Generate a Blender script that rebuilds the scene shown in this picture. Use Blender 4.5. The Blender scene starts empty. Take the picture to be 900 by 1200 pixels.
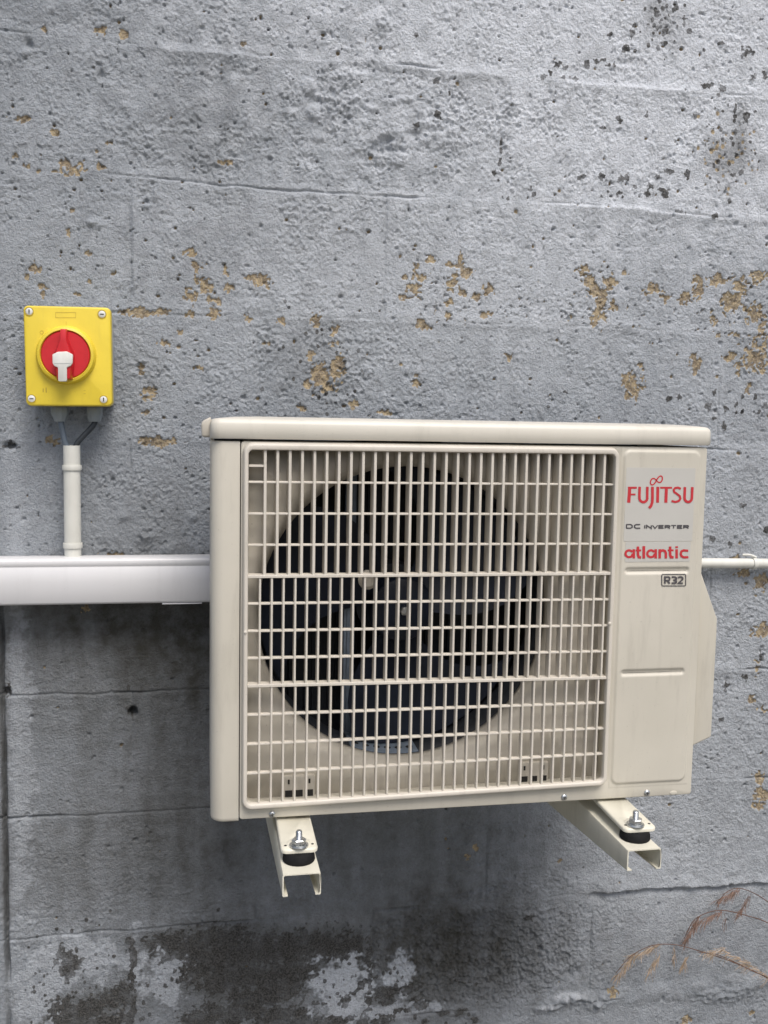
import bpy, bmesh, math, random
import numpy as np
from mathutils import Vector, Matrix

# ------------------------------------------------------------------ camera
F_PX = 1137.3
CAM = np.array([-0.0037, -1.5697, 1.0308])
YAW, PITCH, ROLL = 0.18967, 0.09051, 0.0177
scene = bpy.context.scene
col = scene.collection
cyw, syw, cpt, spt = math.cos(YAW), math.sin(YAW), math.cos(PITCH), math.sin(PITCH)
FWD = np.array([syw * cpt, cyw * cpt, -spt])
r0 = np.array([cyw, -syw, 0.0]); u0 = np.cross(r0, FWD)
RGT = math.cos(ROLL) * r0 + math.sin(ROLL) * u0
UPV = -math.sin(ROLL) * r0 + math.cos(ROLL) * u0
cam_d = bpy.data.cameras.new('camera')
cam_d.sensor_fit = 'VERTICAL'; cam_d.sensor_height = 36.0
cam_d.lens = F_PX / 1200.0 * 36.0
cam_d.clip_start = 0.05; cam_d.clip_end = 500.0
cam = bpy.data.objects.new('camera', cam_d); col.objects.link(cam)
cam.matrix_world = Matrix(((RGT[0], UPV[0], -FWD[0], CAM[0]), (RGT[1], UPV[1], -FWD[1], CAM[1]),
                           (RGT[2], UPV[2], -FWD[2], CAM[2]), (0, 0, 0, 1)))
scene.camera = cam

# ------------------------------------------------------------------ light
SUN_TO = Vector((0.22, -0.85, 1.35)).normalized()          # towards the bright part of the overcast sky
world = bpy.data.worlds.new('World'); scene.world = world; world.use_nodes = True
wn = world.node_tree.nodes; wl = world.node_tree.links; wn.clear()
sky = wn.new('ShaderNodeTexSky'); sky.sky_type = 'NISHITA'; sky.sun_disc = False
sky.sun_elevation = math.asin(SUN_TO.z); sky.sun_rotation = math.atan2(SUN_TO.x, SUN_TO.y)
sky.air_density = 1.0; sky.dust_density = 4.0; sky.ozone_density = 1.0
bg = wn.new('ShaderNodeBackground'); bg.inputs['Strength'].default_value = 0.085
wo = wn.new('ShaderNodeOutputWorld')
wl.new(sky.outputs[0], bg.inputs[0]); wl.new(bg.outputs[0], wo.inputs[0])
sun_d = bpy.data.lights.new('sun', 'SUN'); sun_d.energy = 1.5; sun_d.angle = math.radians(30)
sun_d.color = (1.0, 0.965, 0.92)
sun = bpy.data.objects.new('sun', sun_d); col.objects.link(sun)
sun.rotation_euler = SUN_TO.to_track_quat('Z', 'Y').to_euler()
scene.view_settings.view_transform = 'Standard'; scene.view_settings.look = 'None'
scene.view_settings.gamma = 1.0; scene.view_settings.use_curve_mapping = False
scene.view_settings.exposure = 0.76

# ------------------------------------------------------------------ pixel -> plane
def ray(px, py):
    return FWD * F_PX + RGT * (px - 450.0) + UPV * (600.0 - py)
def at(px, py, Y=0.0):
    d = ray(px, py); return CAM + d * ((Y - CAM[1]) / d[1])
UX, UY, UZ, UYAW, UW, UH = 0.01142, -0.35802, 0.52098, -0.005615, 0.663, 0.488
U_N = np.array([-math.sin(UYAW), math.cos(UYAW), 0.0])
U_O = np.array([UX, UY, UZ])
def un(px, py, off=0.0):
    o = U_O + U_N * off; d = ray(px, py)
    q = CAM + d * (((o - CAM) @ U_N) / (d @ U_N)) - o
    return q[0] * math.cos(UYAW) + q[1] * math.sin(UYAW), q[2]

# ------------------------------------------------------------------ materials
def srgb(r, g, b):
    f = lambda c: (c / 255 / 12.92) if c / 255 <= 0.04045 else ((c / 255 + 0.055) / 1.055) ** 2.4
    return (f(r), f(g), f(b), 1.0)
def nd(t, kind, **kw):
    n = t.nodes.new(kind)
    for k, v in kw.items(): setattr(n, k, v)
    return n
def mixc(t, fac, a, b, blend='MIX'):
    m = nd(t, 'ShaderNodeMix', data_type='RGBA', blend_type=blend)
    for s, v in ((0, fac), (6, a), (7, b)):
        if hasattr(v, 'is_output'): t.links.new(v, m.inputs[s])
        else: m.inputs[s].default_value = v
    return m.outputs[2]
def mathn(t, op, a, b=0.0, clamp=False):
    m = nd(t, 'ShaderNodeMath', operation=op, use_clamp=clamp)
    for s, v in ((0, a), (1, b)):
        if hasattr(v, 'is_output'): t.links.new(v, m.inputs[s])
        else: m.inputs[s].default_value = v
    return m.outputs[0]
def noise(t, vec, scale, detail=3.0, rough=0.55, dist=0.0):
    n = nd(t, 'ShaderNodeTexNoise'); n.inputs['Scale'].default_value = scale
    n.inputs['Detail'].default_value = detail; n.inputs['Roughness'].default_value = rough
    n.inputs['Distortion'].default_value = dist
    t.links.new(vec, n.inputs['Vector']); return n.outputs['Fac']
def ramp(t, fac, lo, hi):
    m = nd(t, 'ShaderNodeMapRange', clamp=True); m.interpolation_type = 'SMOOTHSTEP'
    t.links.new(fac, m.inputs[0]); m.inputs[1].default_value = lo; m.inputs[2].default_value = hi
    return m.outputs[0]
def new_mat(name):
    m = bpy.data.materials.new(name); m.use_nodes = True
    t = m.node_tree; b = t.nodes['Principled BSDF']
    return m, t, b
def geo_pos(t):
    return nd(t, 'ShaderNodeNewGeometry').outputs['Position']
def bump(t, b, height, strength, dist):
    n = nd(t, 'ShaderNodeBump'); n.inputs['Strength'].default_value = strength; n.inputs['Distance'].default_value = dist
    t.links.new(height, n.inputs['Height']); t.links.new(n.outputs[0], b.inputs['Normal'])
def plain(name, c, rough=0.5, metal=0.0, var=0.10, scale=25.0, grain=0.0, spec=0.5, dirt=None, dirt_amt=0.3):
    m, t, b = new_mat(name); p = geo_pos(t)
    n1 = noise(t, p, scale, 4.0, 0.6)
    dk = (c[0] * (1 - var), c[1] * (1 - var), c[2] * (1 - var * 1.15), 1)
    lt = (min(1, c[0] * (1 + var * .5)), min(1, c[1] * (1 + var * .5)), min(1, c[2] * (1 + var * .5)), 1)
    out = mixc(t, ramp(t, n1, 0.3, 0.7), dk, lt)
    if dirt:
        mp = nd(t, 'ShaderNodeMapping'); mp.inputs['Scale'].default_value = (60, 60, 9); t.links.new(p, mp.inputs[0])
        n2 = noise(t, mp.outputs[0], 1.0, 5.0, 0.65)
        out = mixc(t, mathn(t, 'MULTIPLY', ramp(t, n2, 0.5, 0.78), dirt_amt), out, dirt)
        n3 = noise(t, p, 260.0, 2.0, 0.6)
        out = mixc(t, mathn(t, 'MULTIPLY', ramp(t, n3, 0.68, 0.76), dirt_amt * 1.1), out, dirt)
    t.links.new(out, b.inputs['Base Color'])
    rr = nd(t, 'ShaderNodeMapRange'); t.links.new(n1, rr.inputs[0])
    rr.inputs[3].default_value = max(0.03, rough - 0.08); rr.inputs[4].default_value = min(1, rough + 0.08)
    t.links.new(rr.outputs[0], b.inputs['Roughness'])
    b.inputs['Metallic'].default_value = metal; b.inputs['Specular IOR Level'].default_value = spec
    if grain > 0:
        bump(t, b, noise(t, p, 900.0, 2.0, 0.5), grain, 0.0006)
    return m

GRIME = (0.16, 0.14, 0.11, 1)
M = {}
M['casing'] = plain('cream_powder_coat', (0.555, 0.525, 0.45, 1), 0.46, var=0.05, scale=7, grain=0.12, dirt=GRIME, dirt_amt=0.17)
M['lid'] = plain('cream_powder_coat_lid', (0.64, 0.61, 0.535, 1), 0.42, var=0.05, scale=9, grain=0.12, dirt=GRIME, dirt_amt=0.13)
M['grille'] = plain('cream_grille_plastic', (0.60, 0.56, 0.49, 1), 0.45, var=0.05, scale=15, dirt=GRIME, dirt_amt=0.22)
M['shroud'] = plain('beige_shroud_plastic', (0.52, 0.485, 0.42, 1), 0.55, var=0.10, scale=12, dirt=(0.22, 0.19, 0.15, 1), dirt_amt=0.35)
M['bracket'] = plain('cream_bracket_paint', (0.68, 0.655, 0.55, 1), 0.40, var=0.05, scale=18, grain=0.1, dirt=GRIME, dirt_amt=0.12)
M['sticker'] = plain('silver_grey_sticker', (0.50, 0.49, 0.455, 1), 0.35, var=0.03, scale=10)
M['navy'] = plain('dark_navy_plastic', (0.008, 0.0125, 0.026, 1), 0.55, var=0.35, scale=20, spec=0.3)
M['coil'] = plain('dark_coil_fins', (0.018, 0.021, 0.028, 1), 0.6, var=0.3, scale=120)
M['steel'] = plain('galvanised_steel', (0.34, 0.39, 0.46, 1), 0.38, metal=0.6, var=0.2, scale=60)
M['steel_blue'] = plain('blue_grey_strip', (0.22, 0.27, 0.34, 1), 0.4, var=0.2, scale=60)
M['zinc'] = plain('zinc_plated_steel', (0.58, 0.60, 0.62, 1), 0.30, metal=0.9, var=0.25, scale=160)
M['rubber'] = plain('black_rubber', (0.010, 0.010, 0.011, 1), 0.75, var=0.3, scale=120, grain=0.3, spec=0.2)
M['dark'] = plain('dark_hole', (0.012, 0.011, 0.010, 1), 0.8)
M['yellow'] = plain('yellow_plastic', (0.76, 0.585, 0.05, 1), 0.38, var=0.06, scale=18, dirt=(0.35, 0.25, 0.06, 1), dirt_amt=0.18)
M['red'] = plain('red_plastic', (0.56, 0.018, 0.026, 1), 0.33, var=0.10, scale=40)
M['white_tab'] = plain('white_plastic_tab', (0.70, 0.70, 0.66, 1), 0.45, var=0.05, scale=60, dirt=GRIME, dirt_amt=0.15)
M['box_base'] = plain('pale_grey_plastic', (0.46, 0.47, 0.46, 1), 0.5, var=0.06, scale=30)
M['gland'] = plain('grey_gland_plastic', (0.24, 0.27, 0.29, 1), 0.5, var=0.1, scale=60)
M['cable'] = plain('grey_cable_sheath', (0.12, 0.15, 0.19, 1), 0.45, var=0.12, scale=80)
M['cable_dark'] = plain('black_cable_sheath', (0.035, 0.042, 0.05, 1), 0.45, var=0.12, scale=80)
M['conduit'] = plain('off_white_conduit', (0.66, 0.66, 0.61, 1), 0.42, var=0.05, scale=20, dirt=GRIME, dirt_amt=0.13)
M['trunking'] = plain('white_trunking', (0.66, 0.66, 0.67, 1), 0.35, var=0.03, scale=8, dirt=(0.4, 0.4, 0.4, 1), dirt_amt=0.16)
M['ink_red'] = plain('red_ink', (0.50, 0.030, 0.040, 1), 0.4, var=0.05, scale=100)
M['ink_dark'] = plain('dark_grey_ink', (0.075, 0.07, 0.075, 1), 0.45, var=0.05, scale=100)
M['emboss'] = plain('yellow_plastic_print', (0.50, 0.36, 0.04, 1), 0.45, var=0.06, scale=40)
M['stem'] = plain('dry_stem', (0.12, 0.065, 0.045, 1), 0.8, var=0.25, scale=60)
M['awn'] = plain('dry_spikelet', (0.42, 0.32, 0.235, 1), 0.8, var=0.4, scale=90)
M['awn_dark'] = plain('dry_reddish_spikelet', (0.26, 0.17, 0.135, 1), 0.8, var=0.4, scale=90)
M['stone'] = plain('pale_stone_chip', (0.46, 0.46, 0.46, 1), 0.85, var=0.2, scale=150, grain=0.6)

# wall paint: masks for stains, bare patches, growths, pale areas and some painted-in shade
def wall_material():
    m, t, b = new_mat('weathered_grey_wall_paint'); p = geo_pos(t)
    at_ = nd(t, 'ShaderNodeAttribute', attribute_type='GEOMETRY', attribute_name='wear_shade')
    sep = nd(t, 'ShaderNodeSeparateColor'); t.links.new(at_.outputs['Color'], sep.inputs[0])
    ochre, mould, grime_shade, pale = sep.outputs[0], sep.outputs[1], sep.outputs[2], at_.outputs['Alpha']
    nL = noise(t, p, 5.0, 5.0, 0.6); nM = noise(t, p, 38.0, 6.0, 0.7); nF = noise(t, p, 330.0, 4.0, 0.65); nG = noise(t, p, 120.0, 5.0, 0.7)
    base = mixc(t, ramp(t, nL, 0.32, 0.68), (0.284, 0.310, 0.338, 1), (0.344, 0.372, 0.404, 1))
    base = mixc(t, mathn(t, 'MULTIPLY', pale, 1.0), base, (0.68, 0.715, 0.765, 1))
    base = mixc(t, mathn(t, 'MULTIPLY', ramp(t, nM, 0.42, 0.72), 0.38), base, (0.185, 0.193, 0.203, 1))
    base = mixc(t, mathn(t, 'MULTIPLY', ramp(t, nG, 0.48, 0.72), 0.38), base, (0.48, 0.51, 0.545, 1))
    base = mixc(t, mathn(t, 'MULTIPLY', ramp(t, nF, 0.50, 0.68), 0.42), base, (0.155, 0.157, 0.162, 1))
    g2 = mathn(t, 'ADD', grime_shade, mathn(t, 'MULTIPLY', mathn(t, 'SUBTRACT', nM, 0.5), mathn(t, 'MULTIPLY', grime_shade, 1.0)), True)
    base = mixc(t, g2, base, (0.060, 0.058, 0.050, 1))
    oc = mixc(t, ramp(t, nG, 0.36, 0.62), (0.17, 0.125, 0.072, 1), (0.46, 0.355, 0.20, 1))
    oc = mixc(t, mathn(t, 'MULTIPLY', ramp(t, nF, 0.5, 0.62), 0.6), oc, (0.34, 0.31, 0.26, 1))
    om = ramp(t, mathn(t, 'ADD', ochre, mathn(t, 'MULTIPLY', mathn(t, 'SUBTRACT', nG, 0.5), 1.4)), 0.36, 0.70)
    base = mixc(t, mathn(t, 'MULTIPLY', om, 0.88), base, oc)
    mf = mathn(t, 'ADD', mathn(t, 'MULTIPLY', mathn(t, 'SUBTRACT', nF, 0.5), 1.1), mathn(t, 'MULTIPLY', mathn(t, 'SUBTRACT', nG, 0.5), 0.9))
    mm = ramp(t, mathn(t, 'ADD', mould, mf), 0.34, 0.74)
    mc = mixc(t, ramp(t, nF, 0.40, 0.62), (0.030, 0.029, 0.027, 1), (0.095, 0.092, 0.086, 1))
    base = mixc(t, mathn(t, 'MULTIPLY', mm, mathn(t, 'ADD', 0.52, mathn(t, 'MULTIPLY', ramp(t, nM, 0.34, 0.60), 0.44))), base, mc)
    t.links.new(base, b.inputs['Base Color'])
    b.inputs['Roughness'].default_value = 0.82; b.inputs['Specular IOR Level'].default_value = 0.3
    hsum = mathn(t, 'ADD', mathn(t, 'MULTIPLY', nF, 0.6), mathn(t, 'MULTIPLY', nG, 1.0))
    bump(t, b, hsum, 0.9, 0.0058)
    return m
M['wall'] = wall_material()

def ground_material():
    m, t, b = new_mat('gravelly_soil'); p = geo_pos(t)
    n1 = noise(t, p, 2.0, 5.0, 0.6); n2 = noise(t, p, 60.0, 4.0, 0.7)
    c = mixc(t, ramp(t, n1, 0.35, 0.65), (0.17, 0.155, 0.13, 1), (0.26, 0.25, 0.225, 1))
    c = mixc(t, ramp(t, n2, 0.4, 0.7), c, (0.10, 0.095, 0.085, 1))
    t.links.new(c, b.inputs['Base Color']); b.inputs['Roughness'].default_value = 0.95
    bump(t, b, n2, 0.8, 0.01)
    return m
M['ground'] = ground_material()

# ------------------------------------------------------------------ mesh helpers
def tag(o, label=None, cat=None, group=None, kind=None):
    for k, v in (('label', label), ('category', cat), ('group', group), ('kind', kind)):
        if v: o[k] = v
    return o
def empty(name, loc, rot=(0, 0, 0)):
    o = bpy.data.objects.new(name, None); col.objects.link(o)
    o.location = loc; o.rotation_euler = rot; o.empty_display_size = 0.05
    return o
def link(name, me, parent=None, loc=None):
    o = bpy.data.objects.new(name, me); col.objects.link(o)
    if parent: o.parent = parent
    if loc is not None: o.location = loc
    return o
def finish(name, bm, mat, parent=None, loc=None, bevel=0.0, seg=2, smooth=True, angle=40):
    bmesh.ops.remove_doubles(bm, verts=bm.verts, dist=1e-6)
    bmesh.ops.recalc_face_normals(bm, faces=bm.faces)
    if bevel > 0:
        es = [e for e in bm.edges if len(e.link_faces) == 2 and e.calc_face_angle(0) > math.radians(30)]
        bmesh.ops.bevel(bm, geom=es, offset=bevel, segments=seg, profile=0.5, affect='EDGES', clamp_overlap=True)
    if smooth:
        for f in bm.faces: f.smooth = True
        for e in bm.edges:
            if len(e.link_faces) == 2 and e.calc_face_angle(0) > math.radians(angle): e.smooth = False
    me = bpy.data.meshes.new(name); bm.to_mesh(me); bm.free()
    me.materials.append(mat)
    return link(name, me, parent, loc)
def box(bm, x0, x1, y0, y1, z0, z1):
    v = [bm.verts.new(c) for c in ((x0, y0, z0), (x1, y0, z0), (x1, y1, z0), (x0, y1, z0), (x0, y0, z1), (x1, y0, z1), (x1, y1, z1), (x0, y1, z1))]
    for f in ((0, 1, 5, 4), (1, 2, 6, 5), (2, 3, 7, 6), (3, 0, 4, 7), (4, 5, 6, 7), (0, 3, 2, 1)): bm.faces.new([v[i] for i in f])
def prism(bm, pts, y0, y1, pts2=None):
    """polygon in x,z extruded from y0 to y1 (pts2: other outline at y0)"""
    a = [bm.verts.new((x, y0, z)) for x, z in (pts2 or pts)]; c = [bm.verts.new((x, y1, z)) for x, z in pts]
    n = len(pts)
    bm.faces.new(a); bm.faces.new(c[::-1])
    for i in range(n): bm.faces.new((a[i], a[(i + 1) % n], c[(i + 1) % n], c[i]))
def rrect(x0, x1, z0, z1, r, n=6, z0r=None):
    """rounded rectangle outline; z0r: bottom height at right end"""
    pts = []
    zr = z0 if z0r is None else z0r
    for cx, cz, a0 in ((x1 - r, z1 - r, 0), (x0 + r, z1 - r, 90), (x0 + r, z0 + r, 180), (x1 - r, zr + r, 270)):
        for i in range(n + 1):
            a = math.radians(a0 + 90 * i / n); pts.append((cx + r * math.cos(a), cz + r * math.sin(a)))
    return pts
def ring_prism(bm, outer, inner, y0, y1, outer0=None, inner0=None):
    """frame between two outlines with the same number of points, front at y0"""
    n = len(outer)
    o0 = [bm.verts.new((x, y0, z)) for x, z in (outer0 or outer)]; i0 = [bm.verts.new((x, y0, z)) for x, z in (inner0 or inner)]
    o1 = [bm.verts.new((x, y1, z)) for x, z in outer]; i1 = [bm.verts.new((x, y1, z)) for x, z in inner]
    for k in range(n):
        j = (k + 1) % n
        bm.faces.new((o0[k], o0[j], i0[j], i0[k])); bm.faces.new((o1[j], o1[k], i1[k], i1[j]))
        bm.faces.new((o0[j], o0[k], o1[k], o1[j])); bm.faces.new((i0[k], i0[j], i1[j], i1[k]))
def lathe(bm, prof, axis='y', c=(0, 0, 0), n=32, cap=True):
    """prof: (radius, height along axis)"""
    rings = []
    for r, h in prof:
        ring = []
        for i in range(n):
            a = 2 * math.pi * i / n; p, q = r * math.cos(a), r * math.sin(a)
            ring.append(bm.verts.new({'y': (c[0] + p, c[1] + h, c[2] + q), 'z': (c[0] + p, c[1] + q, c[2] + h), 'x': (c[0] + h, c[1] + p, c[2] + q)}[axis]))
        rings.append(ring)
    for a, b in zip(rings, rings[1:]):
        for i in range(n): bm.faces.new((a[i], a[(i + 1) % n], b[(i + 1) % n], b[i]))
    if cap: bm.faces.new(rings[0]); bm.faces.new(rings[-1][::-1])
def tube(bm, pts, rad, n=8, cap=True):
    pts = [Vector(p) for p in pts]; rings = []
    rads = rad if isinstance(rad, (list, tuple)) else [rad] * len(pts)
    ref = None
    for i, p in enumerate(pts):
        d = (pts[min(i + 1, len(pts) - 1)] - pts[max(i - 1, 0)]).normalized()
        if ref is None: ref = Vector((0, 0, 1)) if abs(d.z) < 0.9 else Vector((1, 0, 0))
        a = d.cross(ref).normalized(); b = d.cross(a).normalized(); ref = -b if ref.dot(b) < 0 else b
        a = d.cross(ref).normalized()
        rings.append([bm.verts.new(p + (a * math.cos(2 * math.pi * k / n) + ref * math.sin(2 * math.pi * k / n)) * rads[i]) for k in range(n)])
    for a, b in zip(rings, rings[1:]):
        for i in range(n): bm.faces.new((a[i], a[(i + 1) % n], b[(i + 1) % n], b[i]))
    if cap: bm.faces.new(rings[0][::-1]); bm.faces.new(rings[-1])
def curve_pts(p, n=10):
    """Catmull-Rom through points"""
    p = [Vector(q) for q in p]; p = [p[0] * 2 - p[1]] + p + [p[-1] * 2 - p[-2]]; out = []
    for i in range(1, len(p) - 2):
        for k in range(n):
            t = k / n
            out.append(0.5 * ((2 * p[i]) + (p[i + 1] - p[i - 1]) * t + (2 * p[i - 1] - 5 * p[i] + 4 * p[i + 1] - p[i + 2]) * t * t + (3 * p[i] - p[i - 1] - 3 * p[i + 1] + p[i + 2]) * t ** 3))
    out.append(p[-2]); return out
def ribbon(bm, pts, w, y, closed=False, conv=None):
    """flat print stroke in the x,z plane at depth y"""
    P = [Vector((x, z)) for x, z in pts]; n = len(P); L = []; R_ = []
    for i in range(n):
        if closed: a, b = P[i - 1], P[(i + 1) % n]
        else: a, b = P[max(i - 1, 0)], P[min(i + 1, n - 1)]
        d1 = (P[i] - a); d2 = (b - P[i])
        d = ((d1.normalized() if d1.length > 1e-9 else d2.normalized()) + (d2.normalized() if d2.length > 1e-9 else d1.normalized())).normalized()
        nn = Vector((-d.y, d.x)); ref = d2 if d2.length > 1e-9 else d1
        rn = Vector((-ref.y, ref.x)).normalized(); s = 1 / max(0.5, abs(nn.dot(rn)))
        L.append(P[i] + nn * w / 2 * s); R_.append(P[i] - nn * w / 2 * s)
    cv = conv or (lambda q: q)
    lv = [bm.verts.new((*[cv(q)[0]], y, cv(q)[1])) for q in L]; rv = [bm.verts.new((*[cv(q)[0]], y, cv(q)[1])) for q in R_]
    for i in range(n if closed else n - 1):
        j = (i + 1) % n; bm.faces.new((lv[i], lv[j], rv[j], rv[i]))
def arc(cx, cy, rx, ry, a0, a1, n=10):
    return [(cx + rx * math.cos(math.radians(a0 + (a1 - a0) * i / n)), cy + ry * math.sin(math.radians(a0 + (a1 - a0) * i / n))) for i in range(n + 1)]

# ------------------------------------------------------------------ ground
GZ = -0.26
bm = bmesh.new(); S = 60
gv = [bm.verts.new(c) for c in ((-S, -S, GZ), (S, -S, GZ), (S, S, GZ), (-S, S, GZ))]; bm.faces.new(gv)
tag(finish('ground', bm, M['ground'], smooth=False), kind='structure')

# ------------------------------------------------------------------ wall
rng = np.random.default_rng(7)
GRAD = rng.normal(size=(512, 512, 2)); GRAD /= np.linalg.norm(GRAD, axis=2, keepdims=True)
def perlin(x, z, wl, seed=0):
    u = x / wl + seed * 37.13 + 100; v = z / wl + seed * 17.71 + 100
    iu = np.floor(u).astype(np.int64); iv = np.floor(v).astype(np.int64); fu = u - iu; fv = v - iv
    def g(a, b):
        G = GRAD[(iu + a) % 512, (iv + b) % 512]; return G[..., 0] * (fu - a) + G[..., 1] * (fv - b)
    su = fu * fu * fu * (fu * (fu * 6 - 15) + 10); sv = fv * fv * fv * (fv * (fv * 6 - 15) + 10)
    n0 = g(0, 0) * (1 - su) + g(1, 0) * su; n1 = g(0, 1) * (1 - su) + g(1, 1) * su
    return (n0 * (1 - sv) + n1 * sv) * 1.45
def fbm(x, z, wl, oct=3, seed=0):
    s = 0; a = 1; t = 0
    for k in range(oct): s = s + a * perlin(x, z, wl / 2 ** k, seed + k); t += a; a *= 0.55
    return s / t
def sstep(a, b, x):
    t = np.clip((x - a) / (b - a), 0, 1); return t * t * (3 - 2 * t)

JZ, JX, PZ, PX = 0.998096, -0.10863, 0.2, 0.4
def P2W(px, py): q = at(px, py, 0.0); return q[0], q[2]
def px_scale(px, py): return P2W(px + 1, py)[0] - P2W(px, py)[0]

OCHRE = [(52,34,5,4),(118,36,8,5),(146,41,7,5),(286,51,4,3),(30,139,9,5),(85,197,15,8),(72,192,6,4),(64,155,5,3),(126,166,5,5),(118,196,4,4),(264,191,8,5),
 (8,136,4,3),(18,183,4,3),(32,195,4,3),(48,182,5,2),(115,178,4,2),(83,246,5,4),(80,271,4,5),(105,296,4,3),(40,315,5,6),(48,335,8,4),(31,326,3,4),(50,345,3,5),
 (105,331,3,4),(90,345,4,2),(44,200,3,2),(223,296,7,6),(230,311,6,7),(264,317,5,7),(294,326,7,6),(267,339,6,6),(240,335,9,6),(225,345,8,7),(244,352,4,4),(255,353,4,4),
 (160,366,13,6),(190,365,9,4),(222,366,5,7),(250,368,6,6),(290,372,6,5),(192,402,7,5),(210,390,5,4),(166,436,4,3),(175,458,9,8),(165,430,5,4),(172,482,5,4),(232,432,6,4),
 (185,518,20,6),(62,517,8,6),(135,651,15,4),(101,712,6,5),(370,374,7,7),(391,386,6,7),(375,438,10,16),(396,428,7,20),(385,455,9,7),(360,450,6,5),(365,416,5,6),(307,330,7,8),(330,377,6,4),(310,402,5,3),(355,478,6,4),
 (414,474,6,5),(453,484,7,3),(487,318,5,8),(485,338,7,8),(495,324,7,6),(472,347,7,4),(475,324,4,4),(505,303,7,4),(527,310,5,4),(539,304,4,8),(547,320,8,7),(530,331,7,9),(542,343,5,4),(558,348,4,4),(573,340,8,7),
 (570,368,9,4),(527,354,5,4),(525,368,3,4),(497,381,7,5),(486,448,5,8),(596,418,4,4),(683,315,7,7),(690,332,7,9),(700,341,9,7),(714,332,7,11),(708,352,8,11),(703,370,9,9),(720,358,6,5),(733,320,4,4),(707,306,4,3),
 (765,336,8,5),(757,345,4,4),(781,348,5,5),(803,349,6,6),(820,335,9,11),(843,328,9,7),(868,334,10,9),(890,327,9,9),(858,355,11,11),(885,368,10,9),(876,374,5,6),(836,376,5,5),(840,392,4,4),(860,393,6,3),(895,388,7,7),
 (815,426,8,10),(740,453,12,13),(886,418,17,15),(866,432,4,7),(857,418,8,5),(752,428,4,4),(878,455,4,6),(893,738,8,9),(889,783,4,6),(881,820,5,5),(894,832,5,4),(890,912,7,7),(893,930,9,7),(888,945,6,5),
 (870,672,9,5),(893,680,8,10),(862,655,8,4),(718,1163,5,5),(805,1195,6,4),(880,1188,4,3),(655,1010,4,3),(558,993,4,5),(548,1004,3,4)]
MOULD = [(654,76,5,4),(663,79,5,4),(688,75,4,4),(699,72,4,3),(706,70,4,3),(714,77,4,3),(720,77,3,4),(733,58,6,5),(740,39,3,6),(635,90,6,5),(645,87,3,3),(660,91,3,3),(668,91,3,3),(675,92,3,3),(715,41,4,3),(809,37,4,4),
 (791,8,4,6),(802,26,4,8),(875,61,9,7),(829,100,8,5),(846,104,6,4),(875,137,5,8),(862,125,2,10),(846,51,5,3),(825,58,3,3),(883,89,4,4),(896,89,3,5),(706,150,4,3),(726,138,4,4),(758,134,3,4),(705,207,5,4),(683,207,5,3),
 (728,210,4,4),(735,208,4,4),(727,228,6,5),(760,227,5,4),(762,217,4,4),(783,202,6,5),(772,206,4,4),(805,205,5,6),(780,226,5,5),(773,222,3,3),(744,219,3,3),(622,221,4,4),(626,227,3,4),(712,225,2,3),(706,229,3,3),
 (512,136,6,6),(512,94,4,4),(487,148,6,4),(487,41,3,3),(527,110,3,3),(587,166,2,5),(587,178,2,6),(586,190,2,6),(580,202,4,4),(585,211,2,3),(493,222,3,2),(588,231,4,3),(595,232,3,3),(860,204,4,5),(815,135,3,3),(832,145,3,3),
 (795,248,6,3),(837,254,3,3),(663,459,3,3),(620,450,3,3),(642,477,4,3),(797,465,3,3),(783,467,3,4),(830,476,5,4),(838,459,4,4),(852,478,4,4),(864,474,4,4),(871,481,3,3),(890,483,4,3),(863,484,3,3),(870,465,4,3),(886,465,4,4),(898,474,4,5),
 (850,500,4,4),(837,490,3,3),(860,497,3,3),(871,592,3,3),(898,622,4,4),(855,638,3,3),(835,631,3,3),(850,805,4,4),(873,793,4,4),(846,843,3,3),(893,770,3,3),(620,1075,4,3),(12,522,7,5),(8,811,6,7),(155,834,5,7),(150,806,2,4),
 (80,1128,13,16),(78,1140,9,9),(100,1185,22,14),(80,1192,24,12),(70,1180,12,10),(128,1172,18,10),(145,1168,9,14),(115,1198,40,8),(155,1120,4,18),(154,1145,3,30),(155,1180,4,22),(152,1104,5,6),
 (215,1105,35,14),(250,1098,38,14),(275,1118,40,22),(240,1130,28,20),(255,1150,28,14),(290,1145,24,18),(310,1112,30,18),(345,1112,30,18),(385,1106,34,16),(400,1112,25,13),(345,1135,24,15),(318,1150,26,16),(300,1170,34,12),(330,1165,22,10),
 (270,1188,40,14),(320,1190,34,13),(240,1195,26,9),(355,1196,24,7),(385,1197,30,6),(190,1104,20,9),(200,1120,12,8),(432,1120,4,18),(434,1145,4,26),(432,1176,4,10),(405,1172,5,7),(412,1163,4,3),(424,1154,4,5),(425,1134,3,4),
 (452,1168,10,10),(462,1160,6,6),(476,1160,6,6),(492,1176,9,8),(478,1184,5,4),(468,1183,4,3),(448,1195,10,7),(425,1196,6,7),(498,1197,4,3),(556,1195,5,4),(520,1186,6,3),(540,1185,8,4)]
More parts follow.
